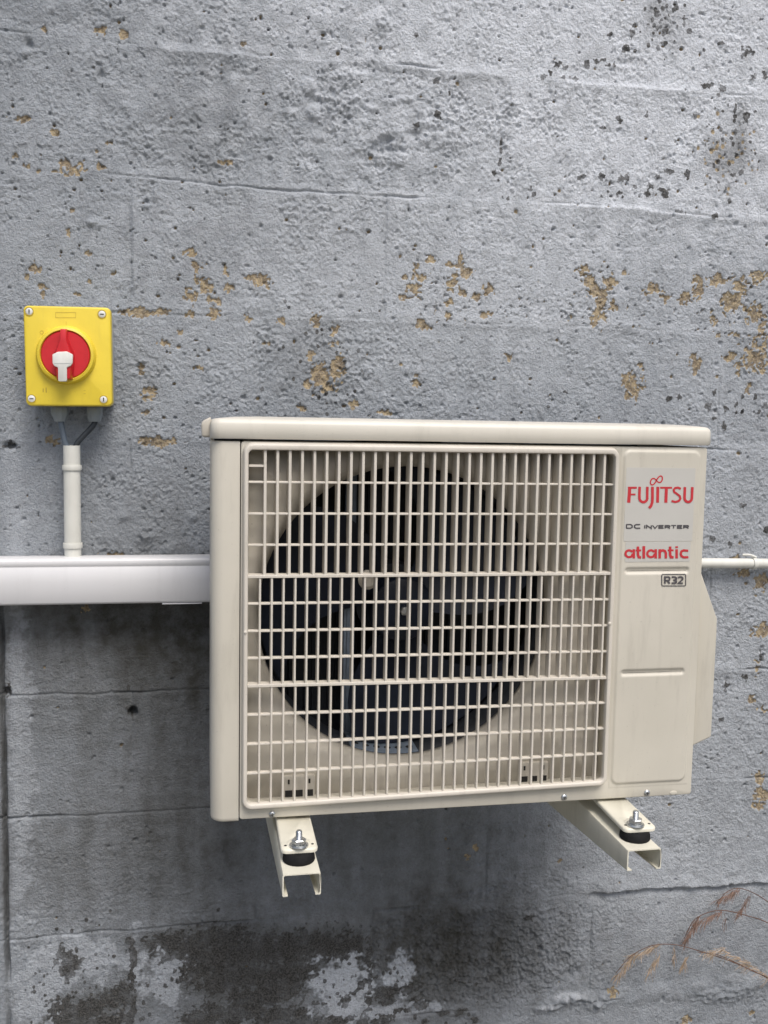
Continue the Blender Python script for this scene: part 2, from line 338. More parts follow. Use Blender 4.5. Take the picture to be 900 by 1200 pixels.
GRIME_SHADES = [ # px, py, rx, ry, amount : damp stains, with shade below the trunking painted in
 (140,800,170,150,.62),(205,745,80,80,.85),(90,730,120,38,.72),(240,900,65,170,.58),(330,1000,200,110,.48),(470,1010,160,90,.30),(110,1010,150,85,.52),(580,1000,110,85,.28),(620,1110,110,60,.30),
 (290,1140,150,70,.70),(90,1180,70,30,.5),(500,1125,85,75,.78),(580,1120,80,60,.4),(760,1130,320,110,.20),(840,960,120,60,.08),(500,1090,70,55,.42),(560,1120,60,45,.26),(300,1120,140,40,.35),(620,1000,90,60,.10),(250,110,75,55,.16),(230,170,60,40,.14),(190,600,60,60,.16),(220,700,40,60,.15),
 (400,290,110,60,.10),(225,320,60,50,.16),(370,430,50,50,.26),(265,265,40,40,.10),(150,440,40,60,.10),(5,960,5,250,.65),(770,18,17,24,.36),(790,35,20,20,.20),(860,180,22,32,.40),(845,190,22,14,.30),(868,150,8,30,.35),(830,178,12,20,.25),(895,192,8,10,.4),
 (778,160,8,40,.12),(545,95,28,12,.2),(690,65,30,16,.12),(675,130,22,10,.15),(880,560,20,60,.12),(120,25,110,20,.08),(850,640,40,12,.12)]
PALES = [(820,40,520,290,1.0),(660,280,460,200,.42),(820,110,260,120,.9),(850,600,120,500,.28),(800,1000,200,120,.30),(860,230,60,14,.4),(660,232,90,12,.35),(60,150,70,80,.10),(380,1080,55,12,.22),  # paler areas, widest and strongest towards the upper right
 (850,900,80,60,.12),(830,1000,90,60,.12),(665,1166,22,4,.6),(640,1178,14,4,.5),(20,700,14,330,.25),(470,1188,70,6,.3),(100,34,60,12,.22),(250,208,50,8,.18)]
ROUGH = [ # px, py, rx, ry, weight (relative)
 (300,120,420,130,.45),(460,150,170,100,.5),(760,120,200,130,.25),(260,200,120,50,.3),(60,290,100,70,-.45),(300,430,190,70,.6),(170,620,90,110,.5),(600,440,300,60,.2),(560,1115,150,70,1.7),
 (380,260,120,50,.4),(800,1090,120,50,-.35),(30,600,50,120,-.4),(110,880,170,140,-.45),(90,1150,90,50,-.5),(390,1150,50,50,-.55),(880,600,60,200,.2),(470,1165,50,30,-.2),(330,1000,150,70,-.25)]

def ell(X, Z, f, power=2.0, pad=1.0):
    """elliptical falloff around a pixel spot, returns (slice, value) limited to a window"""
    px, py, rx, ry = f[:4]; cx, cz = P2W(px, py); s = px_scale(px, py)
    return (X - cx) / (rx * s), (Z - cz) / (ry * s)
def window(xs, zs, f, k):
    px, py, rx, ry = f[:4]; cx, cz = P2W(px, py); s = px_scale(px, py)
    i0, i1 = np.searchsorted(xs, (cx - rx * s * k, cx + rx * s * k)); j0, j1 = np.searchsorted(zs, (cz - ry * s * k, cz + ry * s * k))
    return slice(i0, i1), slice(j0, j1), cx, cz, rx * s, ry * s

def wall_fields(xs, zs, fine):
    X, Z = np.meshgrid(xs, zs, indexing='ij')
    warp = fbm(X, Z, 0.012, 2, 3); warp2 = fbm(X, Z, 0.03, 3, 8)
    # roughness weight
    rough = 0.62 + 0.35 * fbm(X, Z, 0.25, 2, 11)
    for f in ROUGH:
        a, b = ell(X, Z, f); rough = rough + f[4] * np.exp(-(a * a + b * b) ** 1.5)
    rough = np.clip(rough, 0.10, 2.3)
    h = 0.0022 * fbm(X, Z, 0.35, 2, 21) + 0.0012 * fbm(X, Z, 0.08, 2, 23)
    # joints
    k = np.round((Z - JZ) / PZ)
    jit = 0.0040 * fbm(X, Z * 0 + k * 0.37, 0.05, 4, 31) + 0.006 * perlin(X, Z * 0 + k * 0.71, 0.4, 35)
    dz = Z - (JZ + k * PZ) - jit
    row = np.floor((Z - jit - JZ) / PZ)
    off = np.where(np.isin(np.mod(row, 2), [1]), 0.0, PX / 2)
    kx = np.round((X - JX - off) / PX)
    jx = 0.0025 * fbm(X * 0 + kx * 0.53, Z, 0.05, 3, 41)
    dx = X - (JX + off + kx * PX) - jx
    colm = np.floor((X - jx - JX - off) / PX)
    # every block sits a little differently
    hv = np.sin(row * 12.9898 + colm * 78.233) * 43758.5453; hv = hv - np.floor(hv)
    edge = np.minimum(np.abs(np.where(np.abs(dz) > 0, dz, 0)), np.abs(dx))
    inb = sstep(0.003, 0.012, edge)
    h = h + (hv - 0.5) * 0.0016 * inb
    # rough crust
    wx = X + 0.007 * fbm(X, Z, 0.018, 3, 51); wz = Z + 0.007 * fbm(X, Z, 0.018, 3, 53)
    bil = lambda wl, s: 1 - 2.2 * np.abs(perlin(wx, wz, wl, s))
    crust = 0.42 * perlin(wx, wz, 0.024, 61) - 0.26 * bil(0.017, 63) + 0.40 * perlin(wx, wz, 0.0115, 65) + 0.42 * perlin(wx, wz, 0.0075, 66) + 0.50 * perlin(X, Z, 0.0052, 67) + 0.30 * perlin(X, Z, 0.0041, 68)
    patch = sstep(-0.35, 0.35, fbm(X, Z, 0.06, 2, 69))
    patch = np.maximum(patch, sstep(1.0, 1.5, rough) * (0.25 + 0.75 * sstep(0.35, 0.25, Z)))
    band = np.exp(-(dz / 0.011) ** 2)                         # smeared mortar is smoother
    h = h + 0.0024 * rough * (0.28 + 0.95 * patch) * (1 - 0.75 * band) * crust
    # mortar smear and cracks
    jd = sstep(0.0, 0.45, fbm(X, Z * 0 + k * 0.9, 0.16, 2, 71))
    left = sstep(0.25, 0.05, X) * sstep(0.85, 0.80, Z)
    h = h + 0.0022 * band * sstep(0.3, -0.4, fbm(X, Z, 0.09, 2, 73)) - (0.0042 * (0.10 + 0.90 * jd) * (1 - 0.35 * left) + 0.0022 * left) * np.exp(-(dz / 0.0017) ** 2)
    jv = sstep(-0.15, 0.4, fbm(X * 0 + kx * 1.3, Z + row, 0.12, 2, 75))
    h = h - 0.0030 * (0.06 + 0.94 * jv) * np.exp(-(dx / 0.0019) ** 2)
    nzj = fbm(X, Z, 0.03, 4, 88)
    # ledge of squeezed mortar over the lower right blocks
    sx = sstep(*[P2W(p, 1045)[0] for p in (672, 715)], X)
    led = np.where(k == -4, 1.0, 0.0) * sx
    up = sstep(-0.002, 0.001, dz + 0.006 * nzj) * np.exp(-np.clip(dz, 0, 1) / 0.035)
    h = h + led * (0.009 * up * (0.75 + 0.5 * warp2) - 0.003 * np.exp(-((dz + 0.006) / 0.006) ** 2))
    led2 = np.where(k == -5, 1.0, 0.0) * sstep(0.45, 0.75, X)
    h = h + led2 * 0.006 * np.exp(-((dz - 0.004 + 0.01 * warp2) / 0.014) ** 2) * (0.6 + 0.9 * perlin(X, Z, 0.05, 77))
    led3 = np.where((k == 2) | (k == 3), 1.0, 0.0)
    h = h + led3 * 0.0035 * sstep(0.004, -0.003, dz) * np.exp(np.clip(dz, -1, 0) / 0.02) * sstep(-0.3, 0.3, perlin(X, Z * 0, 0.22, 79))
    ochre = np.zeros_like(X); mould = np.zeros_like(X); grime_shade = np.zeros_like(X); pale = np.zeros_like(X)
    nz = 0.45 * fbm(X, Z, 0.010, 3, 81)
    rag = 0.50 * perlin(X, Z, 0.0050, 85) + 0.50 * perlin(X, Z, 0.012, 86) + 0.35 * perlin(X, Z, 0.028, 87)
    DO = np.full_like(X, 9.0); DM = np.full_like(X, 9.0)
    for lst, DD in ((OCHRE, DO), (MOULD, DM)):
        for f in lst:
            big = f[2] > 7
            I, J, cx, cz, rx, ry = window(xs, zs, f, 2.6)
            if I.start >= I.stop or J.start >= J.stop: continue
            d = np.sqrt(((X[I, J] - cx) / rx) ** 2 + ((Z[I, J] - cz) / ry) ** 2)
            if not big: d = 1 + (d - 1) * 0.9
            DD[I, J] = np.minimum(DD[I, J], d * (1.25 if (DD is DM and f[1] < 520) else 1.0))
    zone = np.exp(-(((Z - (JZ + 0.235)) / 0.05) ** 2)) * sstep(0.15, 0.5, X) + 0.8 * sstep(0.1, 0.5, fbm(X, Z, 0.15, 2, 101)) * sstep(0.78, 0.9, Z)
    pit = sstep(0.0, 0.12, 0.75 * perlin(X, Z, 0.0062, 103) + 0.55 * perlin(X, Z, 0.018, 104) - 0.62 + 0.16 * zone) * np.clip(zone, 0, 1)
    h = h - 0.0032 * pit
    ochre = sstep(-0.08, 0.20, 1.35 * rag + (0.98 - DO) * 0.95)
    low = sstep(0.24, 0.18, Z)
    mould = sstep(-0.25, 0.40, 1.15 * rag + (1.08 + 0.12 * low - DM) * (0.8 + 0.15 * low))
    vs = 0.5 + 0.9 * fbm(X, Z * 0.12, 0.035, 3, 83)            # run-down streaks
    for f in GRIME_SHADES:
        a, b = ell(X, Z, f); grime_shade = 1 - (1 - grime_shade) * (1 - np.clip(f[4] * np.exp(-(a * a + b * b) ** 1.3 * 0.9) * (0.62 + 0.5 * np.clip(vs, 0, 1.4)), 0, 1))
    grime_shade = 1 - (1 - grime_shade) * (1 - 0.35 * sstep(1.9, 0.9, DM + 0.5 * warp2) * sstep(0.30, 0.18, Z))
    for f in PALES:
        a, b = ell(X, Z, f); q = np.sqrt(a * a + b * b) + 0.5 * warp2
        pale = np.maximum(pale, f[4] * sstep(1.45, 0.25, q))
    # paint that has stayed clean between the damp stains
    for f in ((85,1125,64,34,.75),(45,1170,30,30,.7),(190,1145,26,40,.8),(398,1155,34,36,1.0),(466,1142,20,24,.9),(455,1185,60,8,.7),(25,880,14,190,.45)):
        a, b = ell(X, Z, f); q = np.sqrt(a * a + b * b) + 1.1 * warp2 + 0.6 * rag; cl = sstep(1.2, 0.7, q)
        grime_shade = grime_shade * (1 - f[4] * cl); pale = np.maximum(pale, 0.42 * f[4] * cl)
    pale = np.clip(pale + (hv - 0.5) * 0.16 * inb + 0.10 * band * sstep(0.85, 1.0, Z) * sstep(0.2, -0.3, fbm(X, Z, 0.1, 2, 105)), 0, 1)
    # random pits, specks and flakes
    rs = np.random.default_rng(19)
    W2 = 1.45; n = 3000
    for i in range(n):
        px, py = rs.uniform(-20, 920), rs.uniform(-20, 1210)
        kind = rs.random(); r = rs.uniform(0.7, 2.0)
        dens = 1.0
        if px < 250 and py > 700: dens = 0.30
        if py > 940 and px < 600: dens = 0.35
        if px > 600 and py > 940: dens = 0.5
        if rs.random() > dens: continue
        f = (px, py, r * rs.uniform(0.7, 1.5), r * rs.uniform(0.7, 1.3))
        I, J, cx, cz, rx, ry = window(xs, zs, f, 2.6)
        if I.start >= I.stop or J.start >= J.stop: continue
        d = np.sqrt(((X[I, J] - cx) / rx) ** 2 + ((Z[I, J] - cz) / ry) ** 2) + nz[I, J] * 1.3
        m = sstep(1.5, 0.4, d); dep = rs.uniform(0.001, 0.004)
        h[I, J] -= dep * m
        ob = 0.16 if py < 520 else 0.06
        if kind < ob: ochre[I, J] = np.maximum(ochre[I, J], m)
        elif kind < ob + (0.12 if px > 430 else 0.07): mould[I, J] = np.maximum(mould[I, J], m * rs.uniform(0.4, 0.8))
    # speckle of growth round the damp patches at the foot of the wall and on the dirty streaks
    for i in range(520):
        c = rs.random()
        if c < 0.62: px, py, r = rs.uniform(25, 560), rs.normal(1150, 32), rs.uniform(0.8, 2.6)
        elif c < 0.80: px, py, r = rs.normal(855, 18), rs.normal(175, 24), rs.uniform(0.9, 2.6)
        elif c < 0.90: px, py, r = rs.normal(772, 14), rs.normal(25, 18), rs.uniform(0.9, 2.6)
        else: px, py, r = rs.normal(375, 28), rs.normal(425, 32), rs.uniform(0.9, 2.4)
        I, J, cx, cz, rx, ry = window(xs, zs, (px, py, r, r * rs.uniform(0.8, 1.5)), 2.4)
        if I.start >= I.stop or J.start >= J.stop: continue
        d = np.sqrt(((X[I, J] - cx) / rx) ** 2 + ((Z[I, J] - cz) / ry) ** 2) + nz[I, J] * 0.5
        if 0.62 <= c < 0.8 and rs.random() < 0.6: ochre[I, J] = np.maximum(ochre[I, J], 0.75 * sstep(1.5, 0.5, d)); grime_shade[I, J] = np.maximum(grime_shade[I, J], 0.3 * sstep(1.5, 0.5, d))
        else: mould[I, J] = np.maximum(mould[I, J], sstep(1.5, 0.5, d))
    # lichen and rough patches stand out a little; bare patches are where the paint film has come off
    h = h - 0.0022 * ochre + 0.0005 * mould
    ochre = np.maximum(ochre, 0.55 * pit)  # pit recesses also take the ochre tint, which darkens them
    def bumpat(px, py, rx, ry, amp, p=1.5, lump=0.0):
        nonlocal h
        I, J, cx, cz, ax, az = window(xs, zs, (px, py, rx, ry), 2.5)
        if I.start >= I.stop or J.start >= J.stop: return
        d = np.sqrt(((X[I, J] - cx) / ax) ** 2 + ((Z[I, J] - cz) / az) ** 2) * (1 + 0.5 * nz[I, J])
        h[I, J] += amp * np.exp(-d ** (2 * p)) * (1 + lump * perlin(X[I, J], Z[I, J], 0.009, 91))
    for a in ((170, 627, 11, 9, .006, 1.4, 1.1), (200, 643, 9, 8, .004, 1.4, 1.1), (145, 605, 6, 5, .003), (226, 606, 5, 5, .004), (447, 172, 14, 7, -.010, 2), (453, 163, 9, 4, -.008, 2),
              (466, 186, 12, 8, .005, 3), (447, 187, 7, 7, .003, 3), (361, 101, 8, 9, .005, 3), (367, 132, 8, 7, .006, 2), (370, 118, 9, 5, -.004), (338, 132, 7, 5, .003), (320, 128, 5, 7, .003), (436, 126, 7, 4, .003, 2),
              (456, 119, 9, 4, .003, 2), (476, 116, 8, 4, .003, 2), (447, 23, 9, 8, .003, 2), (430, 80, 20, 5, -.003), (400, 90, 20, 8, .002), (372, 160, 8, 7, .003, 2), (498, 163, 8, 7, .003, 3), (34, 52, 5, 6, -.006), (30, 62, 8, 5, .003),
              (118, 88, 4, 6, -.005), (112, 262, 10, 5, .004, 1.4, 1), (12, 522, 7, 5, -.012, 2), (156, 834, 5, 6, -.020, 3), (8, 811, 5, 6, -.010, 2), (850, 1165, 35, 9, .006, 1.5, .8), (690, 1020, 25, 10, -.003),
              (672, 1140, 10, 8, -.006, 1.2, 1), (670, 1170, 20, 6, .005, 1.2, 1.4), (640, 1180, 16, 5, .004, 1.2, 1.4), (700, 1175, 12, 8, .005, 1.2, 1.4), (172, 236, 3, 3, -.006, 2), (172, 242, 3, 2, .002), (520, 150, 30, 20, .003, 1.5, .8),
              (128, 1130, 7, 4, .004, 1.5, 1), (250, 1130, 13, 5, .003, 1.3, 1.5), (486, 158, 10, 5, -.004), (790, 995, 22, 8, -.002), (700, 1047, 8, 9, -.005)):
        bumpat(*a)
    # straight open gap at the left, below the trunking
    gx, gz = P2W(6, 960); gap = np.exp(-((X - gx - 0.0015 * perlin(X * 0, Z, 0.06, 93)) / 0.0028) ** 4) * sstep(0.80, 0.74, Z)
    h = h - 0.012 * gap * sstep(-0.6, 0.1, perlin(X * 0, Z, 0.11, 95) + 0.3)
    # narrow raised strip left in one upright joint
    sxx, _ = P2W(158, 280); z0, z1 = P2W(158, 342)[1], P2W(158, 222)[1]
    st = np.exp(-((X - sxx + 0.004 * sstep(1.24, 1.23, Z)) / 0.0045) ** 6) * sstep(z0, z0 + .006, Z) * sstep(z1, z1 - .006, Z)
    h = h + 0.0028 * st
    # deep cracks at the left
    wear_shade = np.stack([np.clip(ochre, 0, 1), np.clip(mould, 0, 1), np.clip(grime_shade, 0, 0.93), np.clip(pale, 0, 1)], -1)
    brow = np.floor((Z - JZ) / PZ).astype(int)
    boff = np.where(np.mod(brow, 2) == 1, 0.0, PX / 2)
    bcol = np.floor((X - JX - boff) / PX).astype(int)
    fz = (Z - JZ) / PZ - brow; fx = (X - JX - boff) / PX - bcol
    mort = (np.minimum(fz, 1 - fz) * PZ < 0.0055) | (np.minimum(fx, 1 - fx) * PX < 0.0055)
    return X, Z, h, wear_shade, brow, bcol, mort

wall = empty('block_wall', (0.35, 0.1, GZ))
tag(wall, 'weathered grey painted concrete block wall with ochre flakes and black mould at its foot', 'wall')
WOFF = np.array([0.35, 0.1, GZ])
def wall_piece(name, idx_quads, X, Y, Z, NX, wear_shade):
    """idx_quads: boolean grid of quads to take"""
    ii, jj = np.nonzero(idx_quads)
    if len(ii) == 0: return None
    nz_ = X.shape[1]
    q = np.stack([ii * nz_ + jj, (ii + 1) * nz_ + jj, (ii + 1) * nz_ + jj + 1, ii * nz_ + jj + 1], 1)
    u, inv = np.unique(q, return_inverse=True); inv = inv.reshape(-1)
    co = np.stack([X.ravel()[u], Y.ravel()[u], Z.ravel()[u]], 1) - WOFF
    me = bpy.data.meshes.new(name)
    me.vertices.add(len(u)); me.vertices.foreach_set('co', co.astype(np.float32).ravel())
    me.loops.add(len(inv)); me.loops.foreach_set('vertex_index', inv.astype(np.int32))
    nq = len(ii); me.polygons.add(nq); me.polygons.foreach_set('loop_start', np.arange(0, nq * 4, 4, dtype=np.int32))
    me.update(calc_edges=True); me.validate()
    me.polygons.foreach_set('use_smooth', np.ones(nq, dtype=bool))
    a = me.attributes.new('wear_shade', 'FLOAT_COLOR', 'POINT'); a.data.foreach_set('color', wear_shade.reshape(-1, 4)[u].astype(np.float32).ravel())
    me.normals_split_custom_set_from_vertices(NX.reshape(-1, 3)[u].astype(np.float32))
    me.materials.append(M['wall'])
    return link(name, me, wall)

FX0, FX1, FZ0, FZ1 = -0.37, 1.13, -0.16, 1.82
def build_wall(xs, zs, mask=None, fine=True):
    X, Z, h, wear_shade, brow, bcol, mort = wall_fields(xs, zs, fine)
    Y = -h
    gx = np.gradient(Y, xs, axis=0); gz = np.gradient(Y, zs, axis=1)
    N = np.stack([gx, -np.ones_like(gx), gz], -1); N /= np.linalg.norm(N, axis=-1, keepdims=True)
    qb = brow[:-1, :-1]; xc = (X[:-1, :-1] + X[1:, :-1]) / 2; zc = (Z[:-1, :-1] + Z[:-1, 1:]) / 2
    br = np.floor((zc - JZ) / PZ).astype(int); bo = np.where(np.mod(br, 2) == 1, 0.0, PX / 2); bc = np.floor((xc - JX - bo) / PX).astype(int)
    fz = (zc - JZ) / PZ - br; fx = (xc - JX - bo) / PX - bc
    mo = (np.minimum(fz, 1 - fz) * PZ < 0.0055) | (np.minimum(fx, 1 - fx) * PX < 0.0055)
    use = np.ones_like(mo) if mask is None else mask(xc, zc)
    for r in range(br.min(), br.max() + 1):
        for c in range(bc.min(), bc.max() + 1):
            wall_piece('block', (br == r) & (bc == c) & ~mo & use, X, Y, Z, N, wear_shade)
    wall_piece('mortar', mo & use, X, Y, Z, N, wear_shade)
xs = np.arange(FX0, FX1 + 1e-6, 0.00172); zs = np.arange(FZ0, FZ1 + 1e-6, 0.00172)
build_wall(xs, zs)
fx1, fz1 = xs[-1], zs[-1]
def lin(a, b, s): return np.linspace(a, b, max(2, int(round((b - a) / s)) + 1))
for (a, b, c, d) in ((FX0 - 1.9, FX0, GZ - 0.03, 2.3), (fx1, fx1 + 1.9, GZ - 0.03, 2.3), (FX0, fx1, fz1, 2.3), (FX0, fx1, GZ - 0.03, FZ0)):
    build_wall(lin(a, b, 0.012), lin(c, d, 0.012), None, False)
bm = bmesh.new(); box(bm, FX0 - 1.9 - WOFF[0], fx1 + 1.9 - WOFF[0], 0.035 - WOFF[1], 0.20 - WOFF[1], -0.03, 2.3 - GZ)
finish('wall_core', bm, M['stone'], wall, smooth=False)
# flush the seam between the rendered face and the core along the top
bm = bmesh.new(); box(bm, FX0 - 1.92 - WOFF[0], fx1 + 1.92 - WOFF[0], -0.03 - WOFF[1], 0.23 - WOFF[1], 2.3 - GZ, 2.36 - GZ)
finish('coping', bm, M['stone'], wall, bevel=0.006)

# ------------------------------------------------------------------ outdoor air conditioner
ac = empty('air_conditioner', (UX, UY, UZ), (0, 0, UYAW))
tag(ac, 'cream outdoor air conditioner unit with fan grille, mounted on two brackets on the wall', 'air conditioner')
D = 0.24
# left corner column: rounded front corner
bm = bmesh.new(); R_C = 0.016
prof = [(0.0353, 0.0)] + [(R_C - R_C * math.sin(a), R_C - R_C * math.cos(a)) for a in [math.radians(9 * i) for i in range(11)]] + [(0.0, D)]
inner = [(0.003, D)] + [(0.003, R_C)] + [(R_C, 0.003)] + [(0.0353, 0.003)]
poly = prof + inner
zz = [(0.0, 0.007), (0.0007, 0.0035), (0.0025, 0.001), (0.006, 0.0), (0.482, 0.0), (0.4845, 0.0008), (0.4855, 0.0025)]
rings = []
for z, ins in zz:
    rings.append([bm.verts.new((x + ins * (0.6 if i > 0 and x < 0.03 else 0) * (1 if x < 0.016 else 0.3), y + (ins if y < 0.02 else 0) * 0.5, z)) for i, (x, y) in enumerate(poly)])
for a_, b_ in zip(rings, rings[1:]):
    for i in range(len(poly)): bm.faces.new((a_[i], a_[(i + 1) % len(poly)], b_[(i + 1) % len(poly)], b_[i]))
bm.faces.new(rings[0]); bm.faces.new(rings[-1][::-1])
finish('corner_panel', bm, M['casing'], ac, angle=50)
# front panel with the opening for the grille
bm = bmesh.new()
fo = rrect(0.0362, UW, 0.0, 0.4862, 0.004, 6); fi = rrect(0.0438, 0.5275, 0.0225, 0.478, 0.010, 6, 0.029)
ring_prism(bm, fo, fi, 0.0, 0.022, outer0=rrect(0.0364, UW - 0.003, 0.003, 0.4855, 0.004, 6))
finish('front_panel', bm, M['casing'], ac, bevel=0.0012, seg=2)
# right side, base pan, back
bm = bmesh.new(); box(bm, UW - 0.003, UW - 0.0005, 0.0225, D, 0.002, 0.486); finish('side_panel', bm, M['casing'], ac, bevel=0.0008)
bm = bmesh.new(); box(bm, 0.004, UW - 0.004, 0.0225, D - 0.004, 0.0015, 0.0045); finish('base_pan', bm, M['casing'], ac, bevel=0.0008)
bm = bmesh.new()
box(bm, 0.006, UW - 0.006, D - 0.03, D - 0.004, 0.008, 0.484)
for i in range(56): box(bm, 0.012 + i * 0.0115, 0.0145 + i * 0.0115, D - 0.036, D - 0.0301, 0.02, 0.478)
finish('coil', bm, M['coil'], ac, smooth=False)
# service cover pressed from sheet: a finely shaped front face
px0, px1, pz0, pz1 = 0.5365, 0.6535, 0.018, 0.4835
gx_ = np.linspace(px0, px1, 96); gz_ = np.linspace(pz0, pz1, 330); GX, GZ_ = np.meshgrid(gx_, gz_, indexing='ij')
def sd_rr(x, z, x0, x1, z0, z1, r):
    qx = np.abs(x - (x0 + x1) / 2) - (x1 - x0) / 2 + r; qz = np.abs(z - (z0 + z1) / 2) - (z1 - z0) / 2 + r
    return np.hypot(np.maximum(qx, 0), np.maximum(qz, 0)) + np.minimum(np.maximum(qx, qz), 0) - r
hh = 0.0004 + 0.0022 * sstep(0.0012, -0.0028, sd_rr(GX, GZ_, 0.5395, 0.6495, 0.0235, 0.481, 0.010))
for zc, xa, xb in ((0.3190, 0.547, 0.640), (0.1790, 0.547, 0.640)):
    hh = hh - 0.0026 * sstep(0.0012, -0.0028, sd_rr(GX, GZ_, xa, xb, zc - 0.0042, zc + 0.0042, 0.0040))
hh = hh * sstep(0.0, 0.0006, np.minimum(np.minimum(GX - px0, px1 - GX), np.minimum(GZ_ - pz0, pz1 - GZ_)) + 0.0003)
nx_, nz2 = GX.shape
vs_ = np.stack([GX, -hh, GZ_], -1).reshape(-1, 3).tolist()
fs = [(i * nz2 + j, (i + 1) * nz2 + j, (i + 1) * nz2 + j + 1, i * nz2 + j + 1) for i in range(nx_ - 1) for j in range(nz2 - 1)]
nb = len(vs_)
vs_ += [(px0, 0.003, pz0), (px1, 0.003, pz0), (px1, 0.003, pz1), (px0, 0.003, pz1)]
fs += [(nb, nb + 3, nb + 2, nb + 1)]
me = bpy.data.meshes.new('service_cover'); me.from_pydata(vs_, [], fs); me.polygons.foreach_set('use_smooth', [True] * len(fs)); me.materials.append(M['casing'])
link('service_cover', me, ac)
# lid
bm = bmesh.new()
zl = [(0.4885, 0.0012), (0.4895, 0.0), (0.5065, 0.0003), (0.5098, 0.0014), (0.5120, 0.0034), (0.5130, 0.0062), (0.5138, 0.012), (0.5155, 0.03), (0.5165, 0.06)]
rings = []
for z, ins in zl:
    x0, x1, y0, y1 = -0.0012 + ins, UW + 0.0036 - ins, -0.0042 + ins, D + 0.012 - ins; r = max(0.003, 0.012 - ins * 0.2); pts = []
    for cx, cy, a0 in ((x1 - r, y1 - r, 0), (x0 + r, y1 - r, 90), (x0 + r, y0 + r, 180), (x1 - r, y0 + r, 270)):
        for i in range(7):
            a = math.radians(a0 + 15 * i); pts.append((cx + r * math.cos(a), cy + r * math.sin(a), z))
    rings.append([bm.verts.new(q) for q in pts])
for a_, b_ in zip(rings, rings[1:]):
    for i in range(28): bm.faces.new((a_[i], a_[(i + 1) % 28], b_[(i + 1) % 28], b_[i]))
bm.faces.new(rings[0][::-1]); bm.faces.new(rings[-1])
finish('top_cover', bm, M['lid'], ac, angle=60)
# carry handle on the left side, at the lid
bm = bmesh.new(); prism(bm, [(0.0005, 0.4880), (-0.0115, 0.4885), (-0.0125, 0.5060), (-0.0095, 0.5100), (0.0005, 0.5155)], 0.10, 0.20)
finish('handle', bm, M['shroud'], ac, bevel=0.0028, seg=3)
# valve cover on the right side
t_, m_, b1_, b0_ = un(829, 664, .02), un(841, 725, .02), un(834, 864, .02), un(815, 877, .02)
bm = bmesh.new()
vp = [(UW - 0.0004, t_[1] + 0.012), (m_[0], m_[1]), (m_[0] + 0.0005, m_[1] - 0.02), (b1_[0], b1_[1]), (UW - 0.0004, b0_[1])]
prism(bm, vp, 0.020, 0.215); finish('valve_cover', bm, M['casing'], ac, bevel=0.003, seg=3)
# screws, slot and oval dimple along the bottom edge
def screw(parent, x, y, z, r=0.0042, name='screw', axis=-1):
    bm = bmesh.new(); lathe(bm, [(r, 0.0005), (r, -0.0008), (r * 0.75, -0.0020), (r * 0.3, -0.0024)], 'y', (x, y, z), 16)
    o = finish(name, bm, M['zinc'], parent)
    bm = bmesh.new(); box(bm, x - r * 0.55, x + r * 0.55, y - 0.00262, y - 0.0018, z - r * 0.11, z + r * 0.11); box(bm, x - r * 0.11, x + r * 0.11, y - 0.00268, y - 0.0017, z - r * 0.55, z + r * 0.55)
    finish('screw_recess', bm, M['dark'], o, smooth=False)
for pq in ((319, 954), (661, 934), (758, 929)):
    x, z = un(*pq); screw(ac, x, -0.0004, z)
x, z = un(789, 929); bm = bmesh.new(); prism(bm, [(x + 0.0055 * math.cos(a) , z + 0.0028 * math.sin(a)) for a in [2 * math.pi * i / 20 for i in range(20)]], -0.0008, 0.001)
finish('dimple', bm, M['casing'], ac, bevel=0.0006)

# grille
gr = empty('grille', (0, 0, 0)); gr.parent = ac
bm = bmesh.new()
go = rrect(0.0382, 0.5322, 0.0165, 0.4850, 0.013, 8, 0.0235); gi = rrect(0.0460, 0.5243, 0.0262, 0.4745, 0.006, 8, 0.0328)
ring_prism(bm, go, gi, -0.0095, -0.0006, outer0=rrect(0.0405, 0.5299, 0.0190, 0.4822, 0.0115, 8, 0.0260), inner0=rrect(0.0452, 0.5251, 0.0250, 0.4756, 0.0065, 8, 0.0316))
finish('grille_frame', bm, M['grille'], gr, bevel=0.0014, seg=2)
def zbot(x): return 0.0262 + (0.0328 - 0.0262) * (x - 0.046) / 0.478
Z1, Z2 = 0.3175, 0.1785
def zdiv(zc, x): return zc - (0.0012 if zc > 0.25 else 0.004) * (x - 0.046) / 0.478
def bar_mesh(name, w, d0, d1, ln, taper=0.75, vertical=True):
    bm = bmesh.new(); a = w / 2; c = a * taper
    if vertical:
        A = [(-c, d0), (c, d0), (a, d1), (-a, d1)]
        p = [bm.verts.new((x, y, 0)) for x, y in A]; q = [bm.verts.new((x, y, ln)) for x, y in A]
    else:
        A = [(d0, -c), (d0, c), (d1, a), (d1, -a)]
        p = [bm.verts.new((0, y, z)) for y, z in A]; q = [bm.verts.new((ln, y, z)) for y, z in A]
    for i in range(4): bm.faces.new((p[i], p[(i + 1) % 4], q[(i + 1) % 4], q[i]))
    bm.faces.new(p); bm.faces.new(q[::-1])
    bmesh.ops.recalc_face_normals(bm, faces=bm.faces)
    es = [e for e in bm.edges if abs(e.verts[0].co.y - d0) < 1e-6 and abs(e.verts[1].co.y - d0) < 1e-6 and e.calc_length() > 0.02]
    bmesh.ops.bevel(bm, geom=es, offset=0.0005, segments=2, profile=0.5, affect='EDGES')
    me = bpy.data.meshes.new(name); bm.to_mesh(me); bm.free(); me.materials.append(M['grille']); return me
def bars(x0, step, n, ztop, zlow, depth, w):
    me = bar_mesh('vertical_slat', w, -0.0062, -0.0062 + depth, 1.0)
    for i in range(n):
        x = x0 + step * i; za, zb = zlow(x), ztop(x)
        o = link('vertical_slat', me, gr, (x, 0, za)); o.scale = (1, 1, zb - za)
